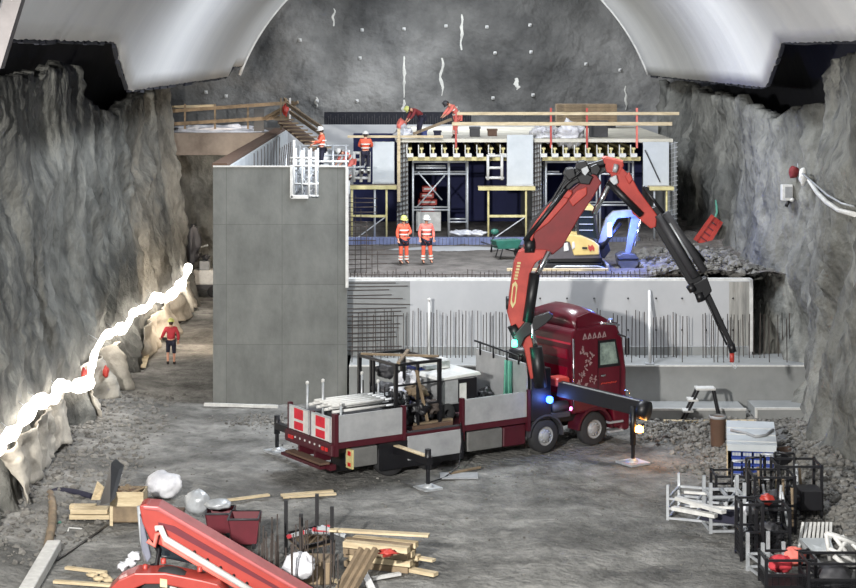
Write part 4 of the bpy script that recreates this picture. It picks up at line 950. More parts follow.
# crown and second boom
plate('crown', M_crane, [(602, 158), (606, 156.5), (622, 160), (623, 165), (618, 174), (606, 172)], -.25, .25, None, 'red crown link')
plate('crown_top_edge', M_pink, [(603, 157.5), (606, 156.2), (622, 160), (622, 161.5)], -.26, .26, None, 'pale upper edge of the crown', 0)  # paler strip along the upper edge of the crown
cyl('crown_pin', M_galv, (612, 167), (616, 168), .13, -.3)
jb = plate('second_boom', M_crane, [(606, 168), (618, 164), (626, 172), (630, 175), (638, 190), (656, 214), (655, 226), (650, 228), (633, 214), (628, 200), (616, 184)], -.24, .24, None, 'bright red second boom')
plate('boom_tab', M_crane, [(624, 176), (628, 171), (632, 178), (628, 184)], -.32, -.24, jb, None)
cyl('knuckle_cylinder', M_black, (607, 181), (640, 214), .10, -.32); cyl('cylinder_rod', M_chrome, (593, 213), (610, 180), .085, -.3, None, 'long chrome knuckle rod')
plate('rod_clevis', M_galv, [(608, 177), (615, 174), (617, 182), (610, 186)], -.4, -.25)
# telescopic sections
plate('telescopic_section', M_black, [(650, 208), (657, 205), (706, 286), (704, 294), (697, 296), (692, 290), (652, 224)], -.16, .16)
cyl('extension_cylinder', M_dgrey, (664, 212), (703, 270), .12, -.26); cyl('extension_cylinder', M_dgrey, (657, 214), (694, 276), .12, -.22)
cyl('top_rail', M_black, (656, 206), (704, 262), .09, .1); cyl('hose_guide', M_galv, (668, 222), (690, 258), .03, -.36)
cyl('chain_link_arm', M_black, (642, 186), (662, 212), .05, -.3)
plate('section_collar', M_black, [(690, 284), (706, 276), (711, 290), (702, 300), (694, 294)], -.24, .24)
plate('outer_extension', M_black, [(701, 290), (707, 287), (734, 345), (731, 349)], -.09, .09)
cyl('extension_tip', M_black, (731, 344), (733, 352), .11, 0)
hk = cyl('hook_block', M_crane, (732, 353), (732, 362), .07, 0, None, 'red hook block')
p = P(732, 363, CRY); MB().tube([p+Vector((0, 0, .02)), p+Vector((.02, 0, -.1)), p+Vector((.09, 0, -.17)), p+Vector((.14, 0, -.1)), p+Vector((.12, 0, -.03))], .02, 6).build('hook', M_galv, hk, True)
cyl('tip_hose', M_black, (702, 292), (726, 344), .03, -.14)
for a_, b_ in (((697, 292), (700, 300)), ((688, 284), (692, 290))): cyl('roller', M_black, a_, b_, .12, -.25)

# ================================================================ LOAD ON THE TRUCK
def TL(x, y, z): return WMt @ Vector((x, y, z))
def tthing(name, label, cat, x, y, z, group=None): return thing(name, label, cat, TL(x, y, z), TH, group)
fr = tthing('stacking_rack', 'galvanised rack of upright posts with long white props on the truck bed rear', 'rack', 1.4, 1.3, 1.18)
for x_ in (-1.0, .85):
    for y_ in (-.95, 0.05, .95):
        hh = {(-1.0, -.95): .95, (-1.0, .05): 1.45, (.85, .95): 1.35}.get((x_, y_), 1.25)
        MB().tube([(x_, y_, 0), (x_, y_, hh)], .035, 8).build('post', M_galv, fr); MB().lathe([(0, .1), (.05, .07), (.05, 0), (0, 0)], (x_, y_, hh), (0, 0, 1), 8).build('post_cap', M_white, fr)
    for z_ in (.08, .5): MB().tube([(x_, -.95, z_), (x_, .95, z_)], .03, 6).build('cross_bar', M_galv, fr)
for y_ in (-.95, .95): MB().tube([(-1.0, y_, .1), (.85, y_, .1)], .03, 6).build('side_bar', M_galv, fr)
pp = None
sp_ = [(-.75+k*.22, .74+.07*(k % 2)) for k in range(7)]+[(-.7+k*.24, .90) for k in range(5)]
for k, (y_, z_) in enumerate(sp_):
    p = TL(1.4, 1.3+y_, 1.18+z_)
    if pp is None:
        pp = thing('steel_prop', 'long white steel prop lying in the rack on the truck bed', 'prop', p, TH, 'props lying in the truck rack')
        MB().tube([(-1.15, 0, 0), (.6, 0, 0)], .045, 8).build('outer_tube', M_white, pp); MB().tube([(.6, 0, 0), (1.25, 0, 0)], .034, 8).build('inner_tube', M_galv, pp)
        MB().box(1.25, 1.27, -.07, .07, -.07, .07).build('end_plate', M_galv, pp)
    else: dup(pp, p)
for k, (x_, y_, z_, a_, b_, c_, m, l) in enumerate([(1.5, 1.2, 1.2, 1.6, 1.6, .62, M_dgrey, 'dark pile of formwork frames under the props on the truck'), (.6, 2.1, 1.2, .6, .5, .55, M_dgrey, 'dark box at the far rear corner of the truck bed'), (1.2, .5, 1.2, 1.5, .4, .3, M_blue, 'blue beam bundle along the near board of the truck bed')]):
    t = tthing('frame_pile' if k == 0 else 'load_box' if k == 1 else 'beam_bundle', l, 'load', x_, y_, z_)
    for j in range(3): MB().box(-a_/2, a_/2, -b_/2, b_/2, c_*j/3, c_*(j+.8)/3, .01).build('layer', m, t)
# dark cage rack
cg = tthing('cage_rack', 'tall dark steel cage full of gear on the middle of the truck bed', 'rack', 2.98, 1.35, 1.18)
for x_ in (-.75, .75):
    for y_ in (-1.0, 1.0): MB().box(x_-.05, x_+.05, y_-.05, y_+.05, 0, 1.95).build('post', M_black, cg)
for z_ in (.05, 1.9):
    for y_ in (-1.0, 1.0): MB().bar((-.75, y_, z_), (.75, y_, z_), .08).build('rail', M_black, cg)
    for x_ in (-.75, .75): MB().bar((x_, -1, z_), (x_, 1, z_), .08).build('rail', M_black, cg)
for k in range(5): y_ = -.8+k*.4; MB().bar((-.75, y_, 0), (-.75, y_, 1.2), .03).build('bar', M_black, cg)
for x_, y_ in ((0, -1.0), (-.35, 1.0), (.3, .2), (-.75, .2)): MB().box(x_-.035, x_+.035, y_-.035, y_+.035, 0, 1.9).build('inner_post', M_black, cg)
for z_ in (.7, 1.3): MB().bar((-.75, -1.0, z_), (.75, -1.0, z_), .05).build('rail', M_black, cg)
MB().bar((-.7, -1.05, 1.96), (.7, .6, 1.98), .1, .06).build('top_timber', M_woodb, cg); MB().bar((-.75, .9, 1.96), (.8, -.9, 2.0), .1, .06).build('top_timber', M_woodb, cg)
MB().bar((.3, -1.05, .2), (-.1, -1.08, 1.7), .09, .05).build('leaning_timber', M_woodb, cg)
rnd = random.Random(2)
for k, (x_, y_, z_, r_, m, l) in enumerate([(2.75, 1.0, 1.5, .42, M_dgrey, 'dark bundle low inside the truck cage'), (3.4, .9, 1.45, .4, M_black, 'black bundle low inside the truck cage'), (3.0, 1.5, 1.95, .4, M_sheet, 'crumpled pale sheet in the upper part of the truck cage'), (3.5, 1.7, 2.35, .32, M_sheet, 'white sheet bundle near the top of the truck cage'), (3.3, .9, 2.15, .28, M_woodb, 'brown sack in the upper half of the truck cage'), (2.7, 1.7, 2.1, .35, M_dgrey, 'grey roll in the upper left of the truck cage'), (3.6, 1.2, 1.9, .3, M_navy, 'navy bag on the right inside the truck cage'), (2.5, .8, 2.0, .33, M_black, 'black bundle at the left post of the truck cage'), (2.6, 1.9, 1.5, .45, M_black, 'black heap at the far left inside the truck cage'), (3.55, .6, 1.7, .3, M_rust, 'rust-brown bundle beside the leaning timber in the truck cage'), (3.1, .45, 1.75, .27, M_black, 'small black bag at the open front of the truck cage'), (3.0, 2.1, 2.6, .3, M_dgrey, 'grey bundle at the very top of the truck cage')]):
    one(MB().blob(TL(x_, y_, z_), r_, r_*.9, r_*.7, k+20, .3, 14, 2.2, 1.2), 'gear_bundle', m, l, 'bundle')
one(MB().bar(TL(2.7, .15, 1.26), TL(4.0, .12, 1.28), .13, .1), 'timber_baulk', M_brown, 'timber baulk lying at the open side of the truck bed', 'timber')
one(MB().bar(TL(2.9, .4, 1.27), TL(4.2, .4, 1.29), .12, .12), 'timber_baulk', M_woodb, 'second, paler timber baulk just behind the open truck side', 'timber')
# white roofed machine
cp = tthing('compressor', 'small machine with white roof and grey flanks on the truck bed by the bulkhead', 'machine', 4.62, 1.35, 1.18)
MB().prism([(-.6, -.75, .5), (-.7, -.75, .85), (-.6, -.75, 1.22), (.55, -.75, 1.25), (.6, -.75, .5)], (0, 1.5, 0)).build('housing', M_grey, cp, bevel=.05)
MB().prism([(-.78, -.85, 1.25), (-.7, -.85, 1.34), (.65, -.85, 1.40), (.72, -.85, 1.30)], (0, 1.7, 0)).build('roof', M_white, cp, bevel=.02)
MB().box(-.02, .22, -.78, -.74, .62, 1.1).build('white_panel', M_white, cp); MB().box(-.06, .6, -.765, -.74, .55, 1.22).build('dark_door', M_black, cp)
for x_ in (-.45, .45):
    for y_ in (-.7, .7): MB().lathe([(.1, 0), (.26, 0), (.28, .05), (.28, .13), (.26, .16), (.1, .16)], (x_, y_+.08, .28), (0, -1, 0), 18).build('wheel', M_rubber, cp)
MB().box(-.6, .6, -.6, .6, .22, .5).build('base_frame', M_black, cp)
MB().box(.0, .3, .2, .5, 1.4, 1.62).build('top_box', M_white, cp); MB().box(-.5, -.1, .3, .6, 1.4, 1.5).build('top_box', M_galv, cp)
t = tthing('blue_white_crate', 'white-topped crate with blue side behind the small machine on the truck', 'crate', 4.5, 2.2, 1.18)
MB().box(-.5, .5, -.35, .35, 0, 1.45, .02).build('crate_body', M_blue, t); MB().box(-.54, .54, -.39, .39, 1.45, 1.62).build('lid', M_white, t)
t = tthing('lifting_strap', 'green lifting straps hanging on the grey bulkhead of the truck', 'strap', 6.5, .75, 1.4)
for k in range(4): MB().tube([(0, -.12+k*.09, 1.35), (-.05, -.18+k*.1, .7), (-.03, -.2+k*.13, 0)], .035, 6).build('strap_loop', M_teal if k % 2 else M_green, t)
one(MB().blob(TL(6.35, 1.75, 1.55), .25, .3, .22, 5, .3), 'black_bag', M_black, 'small black bag lying against the grey bulkhead on the truck', 'bag')
one(MB().tube([TL(4.15, -.12, 1.3), TL(4.1, -.25, .8), TL(3.7, -.7, .2), TL(3.0, -1.0, .04), TL(2.3, -1.3, .05)], .018, 6), 'cable', M_black, 'thin dark cable hanging from the truck side down to the ground', 'cable')
one(MB().box(G(440, 478).x, G(478, 478).x, G(0, 480).y, G(0, 474).y, .02, .05), 'flat_board', M_grey, 'grey flat board lying on the ground in front of the truck middle', 'board')
one(MB().bar(G(450, 476)+V(0, 0, .08), G(480, 470)+V(0, 0, .08), .1, .05), 'timber_batten', M_woodb, 'grey batten lying beside the flat board before the truck', 'timber')
# ================================================================ EXCAVATOR ON THE DECK
EY = 66.2
g = G(572, 268, 4.12)
ex = thing('mini_excavator', 'small yellow excavator on the gravel deck with its boom lit blue', 'excavator', (g.x, EY, 4.12))
def ep(name, m, pts, y0_, y1_, parent=None, label=None, bevel=.03): return MB().prism([P(a, b, EY)+Vector((0, y0_, 0)) for a, b in pts], (0, y1_-y0_, 0)).build(name, m, parent or ex, True, label, bevel)
for dy in (-.75, .45):
    tr = ep('track', M_black, [(543, 270), (539, 265), (543, 261), (598, 261), (603, 265), (599, 270)], dy, dy+.32)
    mb = MB()
    for k in range(6): p = P(547+k*9.4, 265.5, EY); mb.lathe([(0, -.02), (.11, -.02), (.12, .0)], (p.x, EY+dy, p.z), (0, -1, 0), 10)
    mb.build('rollers', M_dgrey, tr, True)
ep('track_frame', M_dgrey, [(552, 266), (554, 258), (590, 258), (592, 266)], -.45, .45)
ep('dozer_blade', M_alu, [(604, 262), (607, 262), (608, 270), (604, 270)], -.8, .8)
ep('turntable', M_black, [(548, 261), (550, 255), (600, 255), (602, 261)], -.55, .55)
ep('lower_body', mat('excavator_grey', (84, 80, 84), .5, scale=3), [(546, 257), (544, 244), (552, 236), (596, 241), (599, 256)], -.8, .75)
hood = ep('rear_hood', M_yelm, [(562, 234), (568, 232.5), (580, 234), (592, 239), (597, 243), (597, 252), (572, 253), (568, 240), (561, 238)], -.84, .78, None, 'rounded yellow hood')
ep('logo', M_crane, [(586, 242), (588, 244), (590, 242), (592, 245), (592, 249), (590, 247), (588, 249), (586, 246)], -.865, -.85, hood, 'small red emblem', 0)
ep('logo_text', M_black, [(580, 244.5), (585, 244.5), (585, 246.5), (580, 246.5)], -.865, -.85, hood, None, 0)
ep('side_vent', M_white, [(562, 241), (566, 240), (567, 248), (562, 249)], -.83, -.8, None, 'pale side vent'); ep('side_vent', M_white, [(570, 240), (572, 239), (573, 245), (570, 247)], -.87, -.84)
cb = ep('cab', M_glass, [(577, 236), (576, 209), (592, 208), (597, 238)], -.4, .7, None, 'dark glazed cab')
ep('cab_roof', M_yelm, [(573, 208), (574, 204.5), (592, 205), (594, 210)], -.5, .8, cb, 'yellow cab roof')
for a, b in (((577, 236), (576, 209)), ((597, 238), (592, 208))): MB().bar(P(*a, EY)+V(0, -.42, 0), P(*b, EY)+V(0, -.42, 0), .07).build('cab_pillar', M_black, cb, True)
for y_ in (216, 223, 229): MB().bar(P(578, y_, EY)+V(0, -.42, 0), P(592, y_, EY)+V(0, -.42, 0), .03).build('window_bar', M_galv, cb, True)
M_boomw = mat('boom_white', (140, 146, 160), .35, coat=.3, scale=3)
ep('boom', M_boomw, [(597, 246), (599, 236), (606, 218), (613, 211), (636, 209), (643, 212), (641, 216), (617, 218), (611, 228), (606, 248)], -.16, .16, None, 'pale curved boom lit blue')
ep('boom_foot', M_black, [(596, 243), (607, 240), (610, 250), (604, 258), (598, 256)], -.2, .2)
MB().tube([P(601, 248, EY)+V(0, -.22, 0), P(620, 222, EY)+V(0, -.22, 0)], .06, 8).build('boom_cylinder', M_black, ex, True)
ep('stick', M_boomw, [(632, 212), (641, 212), (636, 234), (630, 254), (625, 253), (628, 232)], -.1, .1, None, 'pale stick lit blue')
MB().tube([P(641, 216, EY)+V(0, -.16, 0), P(634, 246, EY)+V(0, -.16, 0)], .05, 8).build('stick_cylinder', M_chrome, ex, True)
ep('bucket', mat('bucket_steel', (120, 122, 128), .35, .6, scale=3), [(616, 255), (622, 252), (634, 253), (638, 258), (637, 264), (631, 269), (622, 269), (617, 263)], -.4, .4)
ep('bucket_lip', M_black, [(616, 257), (637, 257), (636, 259), (617, 259)], -.42, -.38)
wl = MB().box(P(607, 0, EY).x, P(611, 0, EY).x, EY-.3, EY-.18, P(0, 236, EY).z, P(0, 222, EY).z, .02).build('work_lamp', glow('blue_white_lamp', (130, 165, 255), 9), ex, True, 'blue-white glowing work lamp on the boom')
lp = P(612, 228, EY)-Vector((g.x, EY, 4.12)); point('blue_boom_light', (lp.x+.4, -.9, lp.z), 260, (.09, .18, 1), .12, ex)
one(MB().box(P(507, 0, 64.4).x, P(608, 0, 64.4).x, 64.3, 64.55, 4.2, 4.28), 'long_plank', M_wood, 'long pale plank lying along the deck edge in front of the excavator', 'plank')
one(MB().tube([P(552, 270, 65)+V(0, 0, 0), P(556, 266.5, 65), P(598, 266.5, 65), P(606, 269, 65)], .04, 6), 'bent_pipe', M_galv, 'thin bent pipe lying just behind the long plank on the deck', 'pipe')
# wheelbarrow
g = G(508, 258, 4.12)
wb = thing('wheelbarrow', 'green wheelbarrow tipped on the gravel deck left of the excavator', 'wheelbarrow', g, .3)
MB().prism([(-.5, -.3, .38), (-.62, -.35, .7), (.45, -.35, .72), (.3, -.3, .38)], (0, .65, 0)).build('tray', M_green, wb, bevel=.02)
MB().lathe([(.08, 0), (.18, 0), (.2, .03), (.2, .07), (.18, .1), (.08, .1)], (.45, .08, .2), (0, -1, 0), 16).build('wheel', M_rubber, wb)
for y_ in (-.25, .25): MB().tube([(.45, y_*.3, .2), (-.3, y_, .4), (-1.0, y_*1.2, .62)], .025, 6).build('handle', M_black, wb); MB().tube([(-.3, y_, .4), (-.42, y_, 0)], .025, 6).build('leg', M_black, wb)
t = thing('red_bucket_stand', 'small dark handle tool standing beside the green wheelbarrow', 'tool', G(491, 252, 4.1))
MB().tube([(0, 0, 0), (.1, 0, .75)], .04, 6).build('shaft', M_black, t); MB().blob((.14, 0, .8), .16, .1, .12, 3, .1, 8).build('head', M_green, t)
# red-orange sled by the dark hollow
a = P(700, 244, 73); b = P(718, 219, 73)
rs = thing('rescue_sled', 'bright orange-red plastic sled leaning on the rock wall right of the formwork', 'sled', a)
d = (b-a); n_ = Vector((-d.z, 0, d.x)).normalized()*.26
MB().prism([a-n_*.9, a+n_*.9, b+n_, b-n_*.6], (0, .1, 0)).build('tray', M_crane, rs, True, bevel=.03)
for s in (-1, 1): MB().bar(a+n_*s+V(0, -.05, 0), b+n_*s*(1 if s > 0 else .6)+V(0, -.05, 0), .06, .16).build('side_lip', M_crane, rs, True)
for k in range(4): q = a+d*(.2+.2*k); MB().bar(q-n_*.7+V(0, -.03, 0), q+n_*.7+V(0, -.03, 0), .05, .05).build('rib', M_loaderd, rs, True)
one(MB().tube([P(716, 200, 73.5), P(717, 212, 73.4), P(713, 224, 73)], .05, 6), 'green_rope', M_teal, 'pale green rope hanging above the orange-red sled', 'rope')
# black bulge, the shade of the rock hollow put into its colour
one(MB().blob(P(697, 205, 86), 1.3, 1.2, 1.7, 9, .35, 20, 1.8), 'hollow_shade', M_mem_shade, 'black bulge for the shaded rock hollow beyond the right end of the formwork', 'sheeting')

# ================================================================ LIGHT STRING ON THE LEFT WALL
M_led = glow('led_tube', (255, 246, 236), 6)
pxs = [(-6, 452), (4, 440), (18, 428), (30, 410), (36, 402), (54, 399), (60, 384), (72, 388), (88, 383), (95, 352), (104, 336), (118, 330), (127, 326), (133, 313), (148, 307), (155, 296), (166, 300), (180, 286), (187, 274), (189, 262)]
pts = []
ys_ = [float(v) for v in (47.0, 48.5, 50.2, 52.0, 53.2, 55.2, 57.0, 58.5, 60.5, 63, 66.0, 68.2, 70.0, 72.0, 74.4, 77, 79.5, 82.5, 85, 86.6)]
def left_hit(px, py, off):
    for k in range(700):
        y = 34+k*.08; z = H-(py-CY)*y/F; x = (px-CX)*y/F
        if x <= wall_x(-1, y, z)+off: return Vector((x, y, z))
    return P(px, py, 87.3)
dense = []
for (a_, b_) in zip(pxs, pxs[1:]):
    for k in range(3): dense.append((a_[0]+(b_[0]-a_[0])*k/3, a_[1]+(b_[1]-a_[1])*k/3))
pts = [left_hit(px, py, .28) for px, py in dense if px < 189]
ls = thing('string_light', 'dazzling white light string sagging along the foot of the left rock wall', 'light', (pts[10].x, pts[10].y, pts[10].z))
sm = []
for i in range(len(pts)-1):
    for k in range(3):
        t_ = k/3; q = pts[i].lerp(pts[i+1], t_); sm.append(q)
sm.append(pts[-1])
MB().tube(sm, [.09+.26*abs(noise.noise(q*1.0)) for q in sm], 8).build('light_tube', M_led, ls, True)
for i, q in enumerate(pts[1:-1:4]): MB().tube([q, Vector((wall_x(-1, q.y, q.z+.25)+.02, q.y, q.z+.25))], .01, 5).build('hanger', M_galv, ls, True)
for i in (2, 10, 18, 25, 32, 39, 46, 52):
    q = pts[min(i, len(pts)-1)]-Vector((ls.location)); point('string_light_glow', q+Vector((.55, -.1, .1)), 16 if i < 20 else 60, (1.0, .93, .82), .15, ls)
# pale sheet hanging below the string
def drape(y0, y1, ztop, zbot, seed, name, label, off=.25):
    mb = MB(); vs = []; fs = []; n = 40; m = 14
    for i in range(n+1):
        y = y0+(y1-y0)*i/n; zt = ztop+.12*noise.noise(Vector((y, seed, 0))); zb = zbot+.3*noise.noise(Vector((y*.8, seed, 4)))
        for j in range(m+1):
            z = zb+(zt-zb)*j/m; vs.append((wall_x(-1, y, z)+off+.14*math.sin(y*3.1+noise.noise(Vector((y, z, seed)))*3)*(1-.5*j/m), y, z))
    for i in range(n):
        for j in range(m): a = i*(m+1)+j; fs.append((a, a+m+1, a+m+2, a+1))
    o = one(mb.add(vs, fs, True), name, mat('pale_fleece', (190, 184, 172), .9, col2=(140, 134, 124), scale=1.2, bump=.04, bscale=4), label, 'sheet')
    o.modifiers.new('s', 'SOLIDIFY').thickness = .03
drape(46.5, 55, 1.75, .35, 1, 'hanging_fleece', 'pale fleece sheet hanging below the light string, nearest the camera')
drape(58, 66, 1.7, .2, 2, 'hanging_fleece', 'pale fleece sheet hanging below the middle of the light string')
drape(70, 84, 1.3, .1, 3, 'hanging_fleece', 'warm-lit fleece sheet below the far end of the light string')
# cloth rags by the string
for px, py, Y_, m, l in ((75, 374, 57.6, M_crane, 'small orange-red rag hung on the light string at left'), (97, 372, 60.8, M_crane, 'second orange-red rag hung further along the light string')):
    one(MB().blob(P(px, py, Y_)+V(.3, 0, 0), .10, .10, .2, int(px), .2, 10), 'red_rag', m, l, 'rag')
# planks on the path
a = G(128, 372); b = G(154, 347)
one(MB().bar(a+V(0, 0, .06), b+V(0, 0, .08), .42, .05), 'pale_board', M_wood, 'pale yellowish board lying on the path left of the walking worker', 'board')
one(MB().bar(G(143, 370)+V(0, 0, .1), G(149, 352)+V(0, 0, .15), .2, .05), 'pale_board', M_wood, 'short pale board lying across the longer one on the lit path', 'board')
# equipment at the passage end
g = G(204, 296)
t = thing('equipment_trolley', 'pale cluttered equipment trolley at the far end of the lit passage', 'trolley', g)
MB().box(-.9, .8, -.4, .5, .35, .6, .03).build('chassis', M_dgrey, t); MB().box(-.5, .7, -.35, .4, .6, 1.3, .04).build('tank', M_white, t)
MB().tube([(-.6, 0, .6), (-.6, 0, 2.3), (.2, 0, 2.5)], .05, 8).build('mast', M_galv, t); MB().box(-.2, .3, -.3, .3, 1.3, 1.75, .03).build('engine_box', M_grey, t)
for x_ in (-.6, .5):
    for y_ in (-.45, .45): MB().lathe([(.08, 0), (.26, 0), (.28, .04), (.28, .14), (.08, .16)], (x_, y_+.08, .28), (0, -1, 0), 16).build('wheel', M_rubber, t)
for k, (x_, z_) in enumerate([(-.6, 1.9), (-.3, 2.0), (.1, 1.9)]): MB().blob((x_, -.1, z_), .18, .14, .15, k, .3, 8).build('hanging_gear', M_dgrey, t)
one(MB().blob(P(190, 246, 87.0)+V(.1, 0, 0), .35, .4, .9, 6, .3, 14), 'dark_jacket', M_dgrey, 'dark garment hanging on the wall corner above the light string', 'garment')

# ================================================================ RIGHT WALL FITTINGS
def rp(px, py, Ys=range(30, 92)):
    """point of the right wall seen at a pixel"""
    best = None
    for k in range(0, 620):
        Y = 30+k*.1; q = P(px, py, Y)
        if q.x >= wall_x(1, Y, q.z)-.05: return q
    return P(px, py, 60)
q = rp(787, 192)
t = thing('wall_box', 'white open metal box fixed to the right rock wall', 'box', q)
r_ = 1.0*q.y/F
MB().box(q.x-7*r_-.0, q.x+4*r_, q.y-.35, q.y-.05, q.z-8*r_, q.z+8*r_, .02).build('box_body', M_white, t, True); MB().box(q.x-4*r_, q.x+3*r_, q.y-.37, q.y-.35, q.z-5*r_, q.z+6*r_).build('front_plate', M_grey, t, True)
MB().tube([q+V(0, -.3, -8*r_), q+V(-.1, -.3, -14*r_)], .06, 6).build('cable_tail', M_black, t, True); MB().blob(q+V(.1, -.3, -7*r_), .1, .1, .08, 2, .1, 8).build('white_knob', M_white, t, True)
q = rp(794, 172)
t = thing('red_lamp_head', 'small dark red fitting on the right rock wall above the white box', 'fitting', q)
MB().blob(q+V(-.05, -.2, 0), .16, .16, .2, 3, .2, 10).build('housing', M_maroon, t, True); MB().tube([q+V(.1, -.2, .15), q+V(.12, -.2, .35)], .04, 6).build('bracket', M_galv, t, True)
hp = [(806, 176), (812, 180), (820, 192), (830, 202), (842, 210), (858, 214)]
hq = [rp(*c)+V(-.12, -.12, 0) for c in hp]
one(MB().tube(hq, .075, 8), 'white_hose', M_white, 'thick pale hose hanging in a curve on the right rock wall', 'hose')
hq2 = [rp(a_, b_-3)+V(-.15, -.1, 0) for a_, b_ in ((806, 176), (818, 186), (832, 198), (846, 206), (858, 209))]
one(MB().tube(hq2, .03, 6), 'grey_cable', M_galv, 'thin grey cable looping just above the pale hose on the right wall', 'cable')
q = rp(806, 176); one(MB().blob(q+V(-.15, -.2, 0), .14, .12, .28, 4, .15, 10), 'hose_coupling', M_white, 'pale hose coupling at the upper end of the thick hose', 'coupling')

# ================================================================ RUBBLE
def rubble(name, label, m, fn, n, r0, r1, seed):
    rnd = random.Random(seed); mb = MB()
    for k in range(n):
        x, y, z = fn(rnd); r = r0+(r1-r0)*rnd.random()**3; mb.rock((x, y, z), r, k+seed*1000)
    t = one(mb, name, m, label, 'rubble', kind='stuff')
def lf(r):
    y = r.uniform(42, 63); d = r.random()**1.6*2.6; x = wall_x(-1, y, 0)-.1+d; return x, y, ground(x, y)+.02
rubble('rock_rubble', 'broken rock rubble along the foot of the left wall', M_rockp, lf, 1500, .03, .13, 1)
def rf(r):
    y = r.uniform(43, 60.5); d = r.random()**1.3*4.2; x = wall_x(1, y, 0)+.2-d
    if y > 55: x = min(x, 13)
    return x, y, ground(x, y)+.03
rubble('rock_rubble', 'broken rock rubble heaped along the foot of the right wall', M_rockp, rf, 4200, .03, .15, 2)
rubble('gravel_heap', 'band of coarse gravel in front of the footing between truck and blue crates', M_rockp, lambda r: (r.uniform(6.9, 13), r.uniform(55.3, 58.3), .04+.1*r.random()), 1500, .03, .12, 3)
rubble('rock_heap', 'dark broken rocks heaped on the right end of the deck', M_rockp, lambda r: ((lambda x, y: (x, y, 4.15+.5*r.random()*max(0, 1-abs(x-10.6)/2.8)))(r.uniform(8.4, 12.9), r.uniform(63.2, 70))), 900, .06, .24, 4)
rubble('spilled_stones', 'loose pale stones on the ground beside the foot of the tall wall', M_rockp, lambda r: (r.gauss(-4.9, .8), r.gauss(58.6, .5), .03), 220, .03, .09, 5)
rubble('ground_stones', 'loose small stones scattered over the whole site floor', M_rockp, lambda r: ((lambda x, y: (x, y, ground(x, y)+.01))(r.uniform(-10, 11), r.uniform(41, 58))), 1600, .012, .05, 6)
# ================================================================ LEFT FOREGROUND
def gr(px, py, h=0.0):
    v = G(px, py, h); return v
# timber crate with scraps
a = gr(110, 526); b = gr(143, 527)
cx_, cy_ = (a.x+b.x)/2, a.y+.35
ct = thing('timber_crate', 'open timber crate full of scraps, left of the white bag', 'crate', (cx_, cy_, 0))
W_ = (b.x-a.x)/2
MB().box(-W_, W_, -.35, -.31, .12, .50).build('lower_board', M_woodb, ct); MB().box(-W_, W_, .31, .35, .12, .85).build('back_board', M_woodb, ct)
MB().box(-W_, W_, -.36, -.32, .5, .86).build('upper_board', M_wood, ct)
MB().box(-W_, -W_+.04, -.31, .31, .12, .85).box(W_-.04, W_, -.31, .31, .12, .85).build('end_board', M_wood, ct)
for x_ in (-W_+.04, W_-.04): MB().box(x_-.04, x_+.04, -.39, -.35, 0, .86).build('batten', M_wood, ct)
MB().box(-W_, W_, -.3, .3, .08, .12).build('crate_floor', M_woodb, ct)
rnd = random.Random(9)
for k in range(9):
    x_, y_ = rnd.uniform(-W_+.12, W_-.12), rnd.uniform(-.2, .2); z_ = .74+rnd.uniform(0, .15); a_ = rnd.uniform(0, PI); L_ = rnd.uniform(.15, .28)
    one(MB().bar((cx_+x_-L_*math.cos(a_)*.7, cy_+y_-L_*.5*math.sin(a_), z_), (cx_+x_+L_*math.cos(a_)*.7, cy_+y_+L_*.5*math.sin(a_), z_+rnd.uniform(-.03, .12)), .1, .04), 'timber_offcut', M_woodb if k % 2 else M_brown, 'short timber offcut piled in the top of the timber crate', 'offcut', 'offcuts in the timber crate')
one(MB().prism([gr(100, 505, .6), gr(110, 503, .8), gr(119, 470, 1.1), gr(111, 463, 1.2)], (.05, .5, 0)), 'black_sheet', M_black, 'black bent sheet standing behind the timber crate', 'sheet')
one(MB().prism([gr(91, 500, .3), gr(100, 500, .3), gr(104, 488, .6), gr(97, 482, .6)], (0, .1, 0)), 'pale_board', M_wood, 'small pale board propped left of the black bent sheet', 'board')
one(MB().prism([gr(107, 497, .5), gr(111, 497, .5), gr(122, 475, .9), gr(117, 476, .9)], (0, .1, 0)), 'pale_board', M_white, 'narrow pale board leaning between black sheet and crate', 'board')
for k in range(6):
    x0_, x1_ = (70, 71, 72, 71, 74, 70)[k], (110, 109, 95, 108, 109, 96)[k]; yy = cy_+.15+(k % 3)*.22; z_ = .06+(k//3)*.14
    q0, q1 = (x0_-CX)*yy/F, (x1_-CX)*yy/F
    one(MB().box(q0, q1, yy-.1, yy+.1, z_, z_+.11), 'timber_plank', M_wood, ['pale plank in the lower layer of the pile left of the crate', 'pale plank in the upper layer of the pile left of the crate'][k//3], 'plank', 'planks beside the timber crate, '+('lower' if k < 3 else 'upper')+' layer')
# white sack
p = gr(163, 505); one(MB().blob((p.x-.05, p.y+.55, .40), .48, .42, .36, 3, .10, 22, 1.5), 'white_sack', M_sheet, 'big white sack standing between the timber crate and the loader boom', 'sack')
p = gr(163, 520, 0); 
t = thing('sack_pallet', 'low dark base under the big white sack', 'box', (p.x, p.y+.55, 0)); MB().box(-.5, .45, -.35, .35, 0, .1).build('box_body', M_brown, t)
